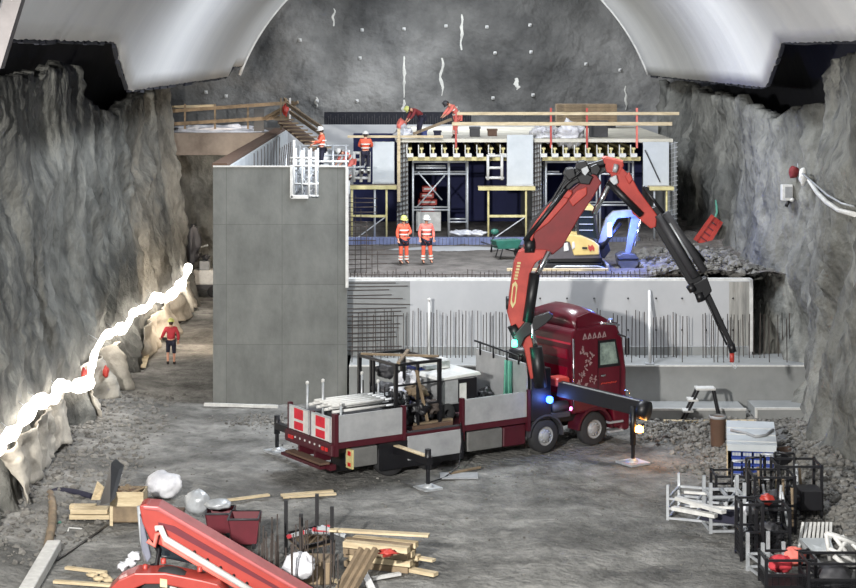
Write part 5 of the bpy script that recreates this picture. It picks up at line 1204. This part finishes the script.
# grey covered bins
for k, (px_, py_, s_, l) in enumerate([(196, 525, .42, 'grey shiny bag heaped behind the loader boom, left one'), (217, 536, .42, 'grey rounded cover on top of the dark red bin')]):
    p = gr(px_, py_); one(MB().blob((p.x, p.y+.3, .5 if k == 0 else .72), s_*.8, .32, .32 if k == 0 else .12, k+7, .08, 18), 'grey_cover', M_galv, l, 'cover')
def bin_(px0, px1, py_, h_, label, m=M_loaderd):
    a_ = gr(px0, py_); b_ = gr(px1, py_); w2 = (b_.x-a_.x)/2; t = thing('steel_bin', label, 'bin', (a_.x+w2, a_.y+.4, 0))
    MB().prism([(-w2*.8, -.38, .12), (w2*.8, -.38, .12), (w2, -.42, h_), (-w2, -.42, h_)], (0, .04, 0)).build('front_panel', m, t)
    MB().prism([(-w2*.8, .3, .12), (w2*.8, .3, .12), (w2, .34, h_), (-w2, .34, h_)], (0, .04, 0)).build('back_panel', m, t)
    for s in (-1, 1): MB().prism([(s*w2*.8, -.38, .12), (s*w2*.8, .34, .12), (s*w2, .38, h_), (s*w2, -.42, h_)], (.03, 0, 0)).build('side_panel', m, t)
    MB().box(-w2*.8, w2*.8, -.36, .32, .1, .14).build('bin_floor', m, t)
    MB().tube([(-w2, -.42, h_), (w2, -.42, h_), (w2, .38, h_), (-w2, .38, h_), (-w2, -.42, h_)], .03, 6).build('rim', M_dgrey, t)
    for x_ in (-w2*.7, w2*.7): MB().box(x_-.04, x_+.04, -.38, .36, 0, .12).build('foot', M_black, t)
bin_(205, 232, 538, .6, 'dark red steel bin with grey side behind the loader boom')
bin_(228, 258, 549, .72, 'dark red open steel bin with bent rim, right of the covered one')
# loose planks on the ground
for a_, b_, l in (((228, 502), (269, 497), 'pale plank on the ground behind the red bins'), ((281, 497), (333, 493), 'upper of two pale planks alone on the open ground'), ((283, 499), (336, 496), 'lower of two pale planks alone on the open ground'), ((313, 577), (345, 586), 'pale board lying at the bottom edge, left of the dark struts')):
    one(MB().bar(gr(*a_)+V(0, 0, .05), gr(*b_)+V(0, 0, .06), .14, .05), 'timber_plank', M_wood, l, 'plank')
# stacks of timber right of the rebar
def stack_board(a_, b_, z, w_, h_, m, l, g=None): one(MB().bar(gr(*a_)+V(0, 0, z), gr(*b_)+V(0, 0, z), w_, h_), 'timber_plank', m, l, 'plank', g)
A = gr(345, 566); B = gr(409, 573)
d_ = (B-A); nrm = Vector((-d_.y, d_.x, 0)).normalized()
k = 0
for row in range(3):
    for lay in range(4):
        off = nrm*(row*.24)+Vector((0, 0, .08+lay*.15)); e = d_.normalized()*rnd.uniform(-.12, .15)
        one(MB().bar(A+off+e, B+off+e*.5, .21, .13), 'timber_beam', M_wood if (row+lay) % 2 else M_woodb, ['square-cut timber in the ground layer of the stack', 'square-cut timber in the second layer of the stack', 'square-cut timber in the third layer of the stack', 'square-cut timber in the top layer of the stack'][lay]+' beside the upright rebar', 'timber', 'timber stack beside the rebar, layer %s' % ['one', 'two', 'three', 'four'][lay])
stack_board((330, 560), (429, 566), .72, .22, .05, M_wood, 'long thin pale board across the top of the timber stack')
stack_board((410, 572), (436, 577), .06, .2, .08, M_wood, 'short pale plank end sticking out low at the stack right end')
stack_board((400, 563), (434, 569), .2, .16, .06, M_wood, 'second short plank end sticking out right of the timber stack')
stack_board((372, 583), (400, 578), .1, .12, .06, M_white, 'whitish batten lying in front of the timber stack')
one(MB().blob(gr(387, 560, .62)+V(0, .1, .14), .22, .12, .07, 4, .4, 10), 'orange_strap', M_crane, 'crumpled orange strap on top of the timber stack', 'strap')
for k, (a_, b_, l) in enumerate([((336, 590), (362, 548), 'left'), ((343, 592), (369, 549), 'middle'), ((350, 592), (376, 548), 'right')]):
    one(MB().bar(gr(a_[0], a_[1]+6, .0)+V(0, 0, .05), gr(b_[0], b_[1]+14, .6)+V(0, 0, .3), .1, .14), 'leaning_strut', M_woodb, 'dark timber strut leaning on the stack, %s of three' % l, 'strut')
one(MB().bar(gr(380, 606), gr(364, 573, .25)+V(0, 0, 0), .16, .06), 'pale_board', M_white, 'whitish board end leaning at the bottom edge right of the struts', 'board')
# rebar cage box with posts
rb = thing('upright_rebar', 'thicket of dark upright bars rising in front of the loader boom', 'rebar', gr(300, 575))
rnd = random.Random(21)
for k in range(44):
    px_ = rnd.uniform(256, 345); py_ = rnd.uniform(566, 600); g_ = gr(px_, py_); hh = rnd.uniform(.7, 1.25)
    MB().bar(g_, g_+V(rnd.uniform(-.03, .03), 0, hh), .028).build('rebar', M_rust, rb, True)
bx_ = thing('post_pallet', 'four-post steel pallet heaped with grey and red gear behind the bars', 'pallet', gr(312, 560))
c4 = [gr(287, 556), gr(333, 562), gr(317, 545), gr(290+12, 572)]
for c in (gr(286, 552), gr(301, 567), gr(317, 545), gr(332, 559)):
    MB().bar(c, c+V(0, 0, 1.25), .09).build('post', M_black, bx_, True)
p0 = gr(286, 552); p1 = gr(301, 567); p2 = gr(332, 559); p3 = gr(317, 545)
for u, v_ in ((p0, p1), (p1, p2), (p2, p3), (p3, p0)): MB().bar(u+V(0, 0, .45), v_+V(0, 0, .45), .07).build('rail', M_black, bx_, True)
MB().prism([p0+V(0, 0, .35), p1+V(0, 0, .35), p2+V(0, 0, .35), p3+V(0, 0, .35)], (0, 0, .08)).build('pallet_deck', M_woodb, bx_, True)
ctr = (p0+p2)/2
for k in range(9):
    one(MB().bar(ctr+V(-.5+.1*k, -.2, .5+.03*k), ctr+V(.25+.08*k, .3-.08*k, .56+.04*(k % 4)), .1, .07), 'steel_clamp', M_galv if k % 3 else M_redcl, ['grey', 'grey', 'red'][(k+2) % 3]*0+('red' if k % 3 == 0 else 'grey')+' steel bar piece lying in the four-post pallet', 'steel piece', ('red' if k % 3 == 0 else 'grey')+' pieces in the four-post pallet')
one(MB().blob(gr(298, 574, .4)+V(0, .1, .15), .35, .28, .26, 12, .22, 14), 'white_sheet', M_sheet, 'crumpled blue-white sheet between the upright bars', 'sheet')
one(MB().box(gr(286, 590).x, gr(330, 590).x, gr(0, 585).y, gr(0, 575).y, 0, .5, .02), 'timber_box', M_woodb, 'timber box behind the upright bars at the bottom edge', 'box')
# pipe, hose and odd planks at far left
one(MB().tube([gr(30, 598)+V(0, 0, .12), gr(46, 560)+V(0, 0, .12), gr(52, 530)+V(0, 0, .12), gr(53, 512)+V(0, 0, .12), gr(50, 498)+V(0, 0, .12)], .11, 10), 'brown_hose', M_woodb, 'thick brown hose lying along the left side of the foreground', 'hose')
one(MB().tube([gr(50, 497)+V(0, 0, .12), gr(58, 495)+V(0, 0, .14), gr(74, 496)+V(0, 0, .12), gr(92, 500)+V(0, 0, .1)], .08, 8), 'blue_pipe', M_navy, 'dark blue pipe running from the brown hose to the planks', 'pipe')
one(MB().bar(gr(26, 600)+V(0, 0, .14), gr(54, 551)+V(0, 0, .14), .34, .26), 'white_channel', M_white, 'white plastic channel lying at the lower left corner', 'channel', bevel=.03)
for a_, b_, z_, l in (((66, 571), (106, 576), .08, 'thin dark-edged plank left of the red loader, upper one'), ((54, 584), (112, 588), .06, 'pale plank left of the red loader, lower one')):
    one(MB().bar(gr(*a_)+V(0, 0, z_), gr(*b_)+V(0, 0, z_), .12, .06), 'timber_plank', M_wood, l, 'plank')
for k, (px_, py_) in enumerate(((92, 578), (98, 582), (104, 579), (108, 583))): one(MB().blob(gr(px_, py_)+V(0, 0, .07), .12, .1, .06, k+2, .3, 8), 'paper_scrap', M_wood, 'small pale crumpled scrap on the ground left of the red loader', 'scrap', 'scraps by the loader')
one(MB().tube([gr(50, 507)+V(0, 0, .08), gr(50, 520)+V(0, 0, .05), gr(56, 526)+V(0, 0, .04), gr(60, 524)+V(0, 0, .04)], .05, 6), 'pale_strap', M_teal, 'pale green strap lying beside the brown hose', 'strap')
one(MB().tube([gr(68, 532)+V(0, 0, .03), gr(69, 529)+V(0, 0, .03), gr(82, 530)+V(0, 0, .03)], .02, 6), 'white_bracket', M_white, 'thin white bent bracket on the ground below the planks', 'bracket')
one(MB().bar(gr(57, 561)+V(0, 0, .02), gr(108, 526)+V(0, 0, .02), .06, .03), 'dark_bar', M_black, 'thin dark bar lying diagonally on the ground below the crate', 'bar')

# ================================================================ RED TELEHANDLER
LY = 38.4
ld = thing('telescopic_loader', 'bright red telescopic loader cut by the bottom edge, boom sloping down right', 'loader', (P(200, 600, LY).x, LY, 0))
def lp_(name, m, pts, y0_, y1_, parent=None, label=None, bevel=.03): return MB().prism([P(a, b, LY)+Vector((0, y0_, 0)) for a, b in pts], (0, y1_-y0_, 0)).build(name, m, parent or ld, True, label, bevel)
bo = lp_('boom', M_loader, [(141, 503), (147, 501), (164, 509), (330, 604), (330, 628), (262, 600), (170, 547), (152, 537), (144, 520)], -.25, .3, None, 'red telescopic boom')
lp_('boom_top_plate', mat('boom_top_red', (176, 92, 92), .4, scale=2), [(144, 502), (160, 503), (326, 600), (326, 604), (160, 508), (145, 506)], -.3, .34, bo, 'paler red top plate')
lp_('boom_groove', M_loaderd, [(160, 519), (176, 523), (326, 611), (326, 613), (172, 528), (160, 523)], -.27, -.24, bo, None, 0)
MB().tube([P(150, 536, LY)+V(0, -.36, 0), P(157, 541, LY)+V(0, -.36, 0), P(159, 530, LY)+V(0, -.36, 0), P(164, 528, LY)+V(0, -.36, 0), P(166, 539, LY)+V(0, -.36, 0), P(300, 618, LY)+V(0, -.36, 0)], .055, 8).build('hydraulic_pipe', M_pink, bo, True)
MB().tube([P(158, 524, LY)+V(0, -.38, 0), P(163, 523, LY)+V(0, -.38, 0), P(168, 534, LY)+V(0, -.38, 0), P(282, 603, LY)+V(0, -.38, 0)], .07, 8).build('white_pipe', M_white, bo, True)
for k in range(6): p = P(196+k*13, 548+k*7.8, LY); MB().lathe([(0, .05), (.03, .04), (.03, 0)], (p.x, LY-.27, p.z), (0, -1, 0), 8).build('bolt', M_black, bo, True)
cbn = lp_('cab', M_glass, [(142, 508), (150, 540), (160, 556), (206, 566), (200, 552), (150, 524)], -.1, .7, None, 'dark glazed cab front')
MB().tube([P(139, 506, LY), P(142, 540, LY), P(146, 560, LY)], .05, 8).build('cab_pillar', M_galv, cbn, True, 'pale cab pillar')
MB().tube([P(150, 530, LY)+V(0, -.15, 0), P(160, 548, LY)+V(0, -.15, 0), P(158, 562, LY)+V(0, -.15, 0), P(152, 564, LY)+V(0, -.15, 0)], .05, 8).build('cab_edge', M_black, cbn, True)
lp_('cab_lower_panel', mat('loader_grey', (120, 124, 138), .4, scale=2), [(140, 512), (144, 520), (152, 556), (148, 562), (142, 548)], -.12, .0, cbn)
ar = [(106, 606), (112, 582), (124, 570), (140, 563), (170, 563), (206, 570), (222, 574), (246, 606)]
ai = [(232, 606), (214, 586), (196, 580), (168, 574), (150, 574), (136, 580), (128, 594), (126, 606)]
lp_('mud_guard', M_loader, ar+ai, -.75, -.1, None, 'red curved front mud guard')
lp_('body', M_loaderd, [(130, 606), (134, 584), (150, 576), (210, 584), (228, 606)], -.5, .8)
MB().lathe([(.3, 0), (.55, 0), (.6, .06), (.6, .34), (.55, .4), (.3, .4)], (P(172, 0, LY).x, LY-.3, .6), (0, -1, 0), 28).build('tyre', M_rubber, ld, True)
MB().lathe([(0, .3), (.12, .32), (.3, .2), (.32, .36)], (P(172, 0, LY).x, LY-.3, .6), (0, -1, 0), 20).build('rim', M_white, ld, True)
lp_('sticker', M_wood, [(165, 568), (172, 569), (172, 577), (165, 576)], -.765, -.75, None, 'small cream sticker', 0)
for px_, py_ in ((148, 564), (166, 558), (202, 566)): p = P(px_, py_, LY); MB().lathe([(0, .12), (.06, .1), (.06, 0)], p+V(0, -.4, 0), (0, 0, 1), 8).build('hinge', M_loader, ld, True)
for px_, py_ in ((123, 566), (131, 562), (135, 556)): one(MB().blob(P(px_, py_, LY+.2), .12, .14, .09, px_, .3, 8), 'white_scrap', M_sheet, 'white crumpled scrap lying on the red mud guard', 'scrap', 'scraps on the mud guard')

# ================================================================ RIGHT FOREGROUND STORE
# white open rack with pipes
def rack(name, label, c, w_, d_, h_, rz, m=M_white, r=.04, levels=(.08,), bars=3, top=True):
    t = thing(name, label, 'rack', c, rz)
    for x_ in (-w_/2, w_/2):
        for y_ in (-d_/2, d_/2): MB().box(x_-r, x_+r, y_-r, y_+r, 0, h_).build('post', m, t)
    for z_ in levels:
        for y_ in (-d_/2, d_/2): MB().bar((-w_/2, y_, z_), (w_/2, y_, z_), r*1.5).build('rail', m, t)
        for k in range(bars): x_ = -w_/2+w_*k/(bars-1); MB().bar((x_, -d_/2, z_), (x_, d_/2, z_), r*1.5).build('cross_bar', m, t)
    return t
c = gr(712, 524); c2 = gr(722, 532)
r1_ = rack('pipe_rack', 'white steel rack holding white channels, left edge of the store', (gr(706, 524).x, gr(706, 524).y+.6, 0), 1.5, 1.4, .95, -.35, M_galv, .035, (.1, .35, .6), 3)
r2_ = rack('pipe_rack', 'white steel rack of empty rails in front of the channel rack', (gr(722, 534).x+.1, gr(722, 534).y+.3, 0), .85, .8, 1.3, 0.05, M_galv, .04, (.1, .28, .5, .95), 3)
for k, (a_, b_, z_, l) in enumerate([((677, 498), (724, 512), .8, 'white channel lying on the left rack, top one'), ((673, 508), (716, 516), .62, 'white channel lying on the left rack, below the top one'), ((684, 492), (712, 494), .9, 'thin white bar sticking out of the left rack'), ((690, 506), (736, 508), .74, 'pale bar lying across both white racks')]):
    p = gr(*a_, h=z_); q = gr(*b_, h=z_); one(MB().bar(p, q, .16 if k < 2 else .06, .09 if k < 2 else .06), 'white_channel', M_white, l, 'channel')
one(MB().bar(gr(704, 512, .5), gr(738, 516, .5), .5, .3), 'blue_bundle', M_navy, 'dark blue bundle lying inside the left rack', 'bundle')
# blue crates under a white cover
g0 = gr(731, 478); g1 = gr(774, 478); RZ = -.17
BM = Matrix.Translation(g0) @ Matrix.Rotation(RZ, 4, 'Z'); bw = (g1-g0).length; topz = .93; bd = 3.2
def BL(x, y, z): return BM @ Vector((x, y, z))
bl = thing('cover_sheet', 'cream rigid cover over the stacked blue crates at right', 'cover', BL(bw/2, bd/2, topz), RZ)
MB().box(-bw/2-.12, bw/2+.06, -bd/2-.08, bd/2, 0, .05).build('top', M_form, bl)
MB().box(-bw/2-.12, -bw/2-.09, -bd/2-.05, bd/2, -.88, 0).build('side_flap', M_wood, bl, label='cream side flap')
for k in range(3): MB().box(-bw/2-.12, bw/2+.06, -bd/2+.3+k*.9, -bd/2+.34+k*.9, .05, .065).build('crease', M_white, bl)
MB().box(-bw/2-.1, bw/2+.04, -bd/2-.1, -bd/2-.07, -.14, .04).build('front_lip', M_form, bl)
one(MB().tube([BL(.0, 1.6, topz+.09), BL(.4, 1.3, topz+.09), BL(.7, .8, topz+.09), BL(1.0, 1.1, topz+.09), BL(bw, 1.9, topz+.09)], .04, 6), 'grey_rope', M_grey, 'grey rope lying across the cream cover on the blue crates', 'rope')
cw = bw/4; pc = None; ords = ['lowest', 'second', 'third', 'fourth', 'fifth']; cols_ = ['leftmost', 'second', 'third', 'rightmost']
for i in range(4):
    for j in range(4):
        l = 'blue plastic crate under the cream cover, %s column, %s from the ground' % (cols_[j], ords[i]); q = BL(cw*(j+.5), .3, .0+i*.2)
        if pc is None:
            pc = thing('blue_crate', l, 'crate', q, RZ, 'blue crates under the cream cover')
            MB().box(-cw/2+.02, cw/2-.02, -.25, .25, 0, .165, .01).build('crate_body', M_blue, pc)
            for u in (-1, 0, 1): MB().box(u*cw*.27-.035, u*cw*.27+.035, -.262, -.25, .03, .12).build('pale_slot', M_galv, pc)
            MB().box(-cw/2+.005, cw/2-.005, -.275, .26, .165, .195).build('rim', M_blue, pc)
        else: dup(pc, q, RZ, l)
t = thing('packed_load', 'solid dark packed load behind the blue crates', 'load', BL(bw/2, 1.9, 0), RZ); MB().box(-bw/2, bw/2, -1.25, 1.2, .0, .9).build('wrapped_block', M_dgrey, t)
# brown open barrel behind
g = gr(720, 449); t = thing('brown_barrel', 'brown open-topped barrel standing left of the cream-covered crates', 'barrel', (g.x-.02, g.y+.25, 0))
MB().lathe([(.0, .03), (.20, 0), (.22, .1), (.24, .9), (.25, .92), (.22, .92), (.2, .5), (0, .3)], (0, 0, 0), (0, 0, 1), 20).build('drum', M_brown, t); MB().lathe([(.24, 0), (.27, .02), (.27, .07), (.24, .09)], (0, 0, .88), (0, 0, 1), 20).build('rim', M_grey, t)
# dark stillages
def stillage(label, px_, py_, w_, d_, h_, rz=0, m=M_black, mesh=True):
    g = gr(px_, py_); t = thing('stillage', label, 'stillage', (g.x, g.y+d_/2, 0), rz)
    for x_ in (-w_/2, w_/2):
        for y_ in (-d_/2, d_/2): MB().box(x_-.035, x_+.035, y_-.035, y_+.035, 0, h_).build('post', m, t)
    for z_ in (.12, h_*.5, h_-.05):
        for y_ in (-d_/2, d_/2): MB().bar((-w_/2, y_, z_), (w_/2, y_, z_), .05).build('rail', m, t)
        for x_ in (-w_/2, w_/2): MB().bar((x_, -d_/2, z_), (x_, d_/2, z_), .05).build('rail', m, t)
    MB().box(-w_/2, w_/2, -d_/2, d_/2, .1, .14).build('base_tray', m, t)
    if mesh:
        mb = MB()
        for k in range(1, 8): x_ = -w_/2+w_*k/8; mb.bar((x_, -d_/2, .12), (x_, -d_/2, h_*.5), .014); y_ = -d_/2+d_*k/8; mb.bar((-w_/2, y_, .12), (-w_/2, y_, h_*.5), .014)
        for k in range(1, 6): z_ = .12+(h_*.5-.12)*k/6; mb.bar((-w_/2, -d_/2, z_), (w_/2, -d_/2, z_), .014).bar((-w_/2, -d_/2, z_), (-w_/2, d_/2, z_), .014)
        mb.build('mesh_panel', m, t)
    return t
stillage('black cage stillage with a white bucket, behind the white racks', 733, 507, .9, .8, .85)
stillage('tall black cage stillage full of tangled gear, middle of the store', 775, 536, 1.0, .9, 1.5)
stillage('tall black cage stillage behind the ribbed white sheets', 800, 528, 1.1, .9, 1.6)
stillage('narrow black cage stillage at the left front of the store', 752, 562, .5, .7, 1.4)
stillage('black cage stillage with orange strap, second from the left front', 773, 556, .8, .8, 1.15)
stillage('low black cage stillage around the red sacks at the front', 791, 592, 1.1, .8, .75)
stillage('black cage stillage at the lower right corner with white tubes', 838, 598, 1.3, .9, .8)
rack('pipe_rack', 'small white steel rack at the front edge of the store', (gr(768, 580).x, gr(768, 580).y+.3, 0), .5, .9, .9, .2, M_galv, .035, (.1, .4), 3)
rnd = random.Random(31)
def gear(px_, py_, h_, rad, m, l, cat='bundle', nm='gear_bundle', sd=1):
    g = gr(px_, py_); one(MB().blob((g.x, g.y+.4, h_), rad, rad*.8, rad*.75, sd, .14, 16, 1.8, .03), nm, m, l, cat)
gear(752, 548, .85, .2, M_sheet, 'white bag in the top of the narrow black cage', 'bag', 'white_bag', 4)
gear(750, 556, .4, .22, M_black, 'black bag in the bottom of the narrow black cage', 'bag', 'black_bag', 5)
gear(770, 540, .9, .18, M_crane, 'orange strap bundle in the middle black cage', 'strap', 'orange_strap', 6)
gear(772, 556, .45, .34, M_dgrey, 'dark gear heap in the cage below the orange strap', sd=7)
gear(776, 530, .6, .4, M_dgrey, 'dark tangled gear in the tall middle cage', sd=8)
gear(801, 524, .55, .42, M_black, 'black gear heap in the cage behind the ribbed sheets', sd=9)
gear(784, 587, .42, .28, M_redcl, 'red sack in the low front cage, left one', 'sack', 'red_sack', 10)
gear(797, 586, .55, .27, M_pink, 'pinkish-red sack on top of the low front cage', 'sack', 'red_sack', 11)
gear(838, 596, .3, .38, M_dgrey, 'dark heap in the lower right corner cage', sd=12)
for k in range(9):
    px_ = 766+k*5; g = gr(px_, 530+rnd.uniform(-12, 10)); a_ = rnd.uniform(-.5, .5)
    one(MB().tube([(g.x, g.y+.3, .2), (g.x+a_*.4, g.y+.3, 1.1+rnd.uniform(0, .4))], .04, 6), 'loose_tube', M_galv if k % 2 else M_woodb, ('grey' if k % 2 else 'brown')+' tube standing among the black cages of the store', 'tube', ('grey' if k % 2 else 'brown')+' tubes standing in the cages')
# ribbed white panels and white plate
for k in range(8):
    a_ = P(799+k*4.4, 547, 43.4); b_ = P(803+k*4.0, 523, 44.2)
    one(MB().bar(a_, b_, .065, .06), 'ribbed_slat', M_white, 'white ribbed slat leaning in the row behind the flat white plate', 'slat', 'white slats in a slanted row')
one(MB().prism([P(800, 538, 43.2), P(830, 538, 43.6), P(834, 550, 42.6), P(812, 551, 42.6)], (0, 0, -.05)), 'white_plate', M_form, 'flat white plate lying tilted in front of the ribbed slats', 'plate')
one(MB().prism([P(799, 539, 43.1), P(811, 551, 42.5), P(826, 568, 42.0), P(818, 570, 42.0)], (0, 0, -.06)), 'grey_plate', M_grey, 'grey ribbed plate sloping down below the flat white plate', 'plate')
one(MB().box(P(800, 0, 45.4).x, P(822, 0, 45.4).x, 45.3, 46.0, .5, 1.0, .02), 'dark_chest', M_black, 'dark blue-black chest behind the white slats', 'chest')
one(MB().bar(P(811, 494, 47), P(819, 508, 46.6), .08, .2), 'white_board', M_white, 'short white board sticking up above the dark chest', 'board')
one(MB().bar(P(797, 494, 47), P(813, 493, 47), .3, .05), 'grey_tray', M_woodb, 'grey tray on the cages above the dark chest', 'tray')
for k, (a_, b_, Y_, l) in enumerate([((830, 534), (862, 544), 43, 'thick white tube at the right edge, upper one'), ((832, 552), (860, 562), 42.4, 'thick white tube at the right edge, middle one'), ((842, 536), (856, 560), 42.6, 'white tube crossing the other tubes at the right edge'), ((834, 556), (852, 572), 42, 'white tube at the right edge, lowest one')]):
    one(MB().tube([P(a_[0], a_[1], Y_-1.2), P(b_[0], b_[1], Y_-1.2)], .055, 8), 'white_tube', M_white, l, 'tube')
for k, (px_, py_, l) in enumerate([(838, 574, 'round pale ring fitting in the corner cage'), (826, 573, 'dark round drum in the corner cage')]):
    p = P(px_, py_, 42); one(MB().lathe([(.1, 0), (.24, 0), (.26, .06), (.24, .12), (.1, .12)], p, (.3, -1, .4), 18), 'ring_fitting', M_galv if k == 0 else M_dgrey, l, 'fitting')
one(MB().bar(gr(782, 462)+V(0, 0, .4), gr(803, 468)+V(0, 0, .1), .5, .1), 'brown_board', M_brown, 'brown board lying on the rubble right of the blue crates', 'board')
one(MB().blob(gr(762, 478)+V(.4, .4, .3), .5, .4, .32, 15, .2, 14), 'black_tarpaulin', M_black, 'black folded tarpaulin right of the blue crates', 'tarpaulin')

# white lattice of tubes at the right edge, in front of the ribbed slats
lt = thing('tube_lattice', 'white triangular tube lattice lying over the cage at the right edge', 'lattice', P(845, 560, 41.0))
for a_, b_ in (((826, 533), (864, 547)), ((828, 548), (864, 566)), ((834, 536), (852, 560)), ((846, 541), (838, 553)), ((852, 543), (864, 556)), ((826, 533), (830, 560))):
    MB().tube([P(*a_, 41.0), P(*b_, 41.0)], .05, 8).build('tube', M_white, lt, True)
for k, (q, h_, l) in enumerate([(742, 1.3, 'leftmost'), (757, 1.45, 'second'), (772, 1.6, 'third'), (786, 1.7, 'rightmost')]):
    g = gr(q, 512+k*3); t = thing('tube_stand', 'dark upright tubular stand among the store cages, %s of four' % l, 'frame', (g.x, g.y+.2, 0), .3-.2*k)
    for x_ in (-.25, .25): MB().tube([(x_, 0, 0), (x_, 0, h_)], .035, 6).build('upright', M_black, t)
    for z_ in (.3, h_*.6, h_): MB().tube([(-.25, 0, z_), (.25, 0, z_)], .03, 6).build('crossbar', M_black if k % 2 else M_galv, t)
    MB().tube([(-.25, 0, .3), (.25, 0, h_*.6)], .025, 6).build('brace', M_dgrey, t)
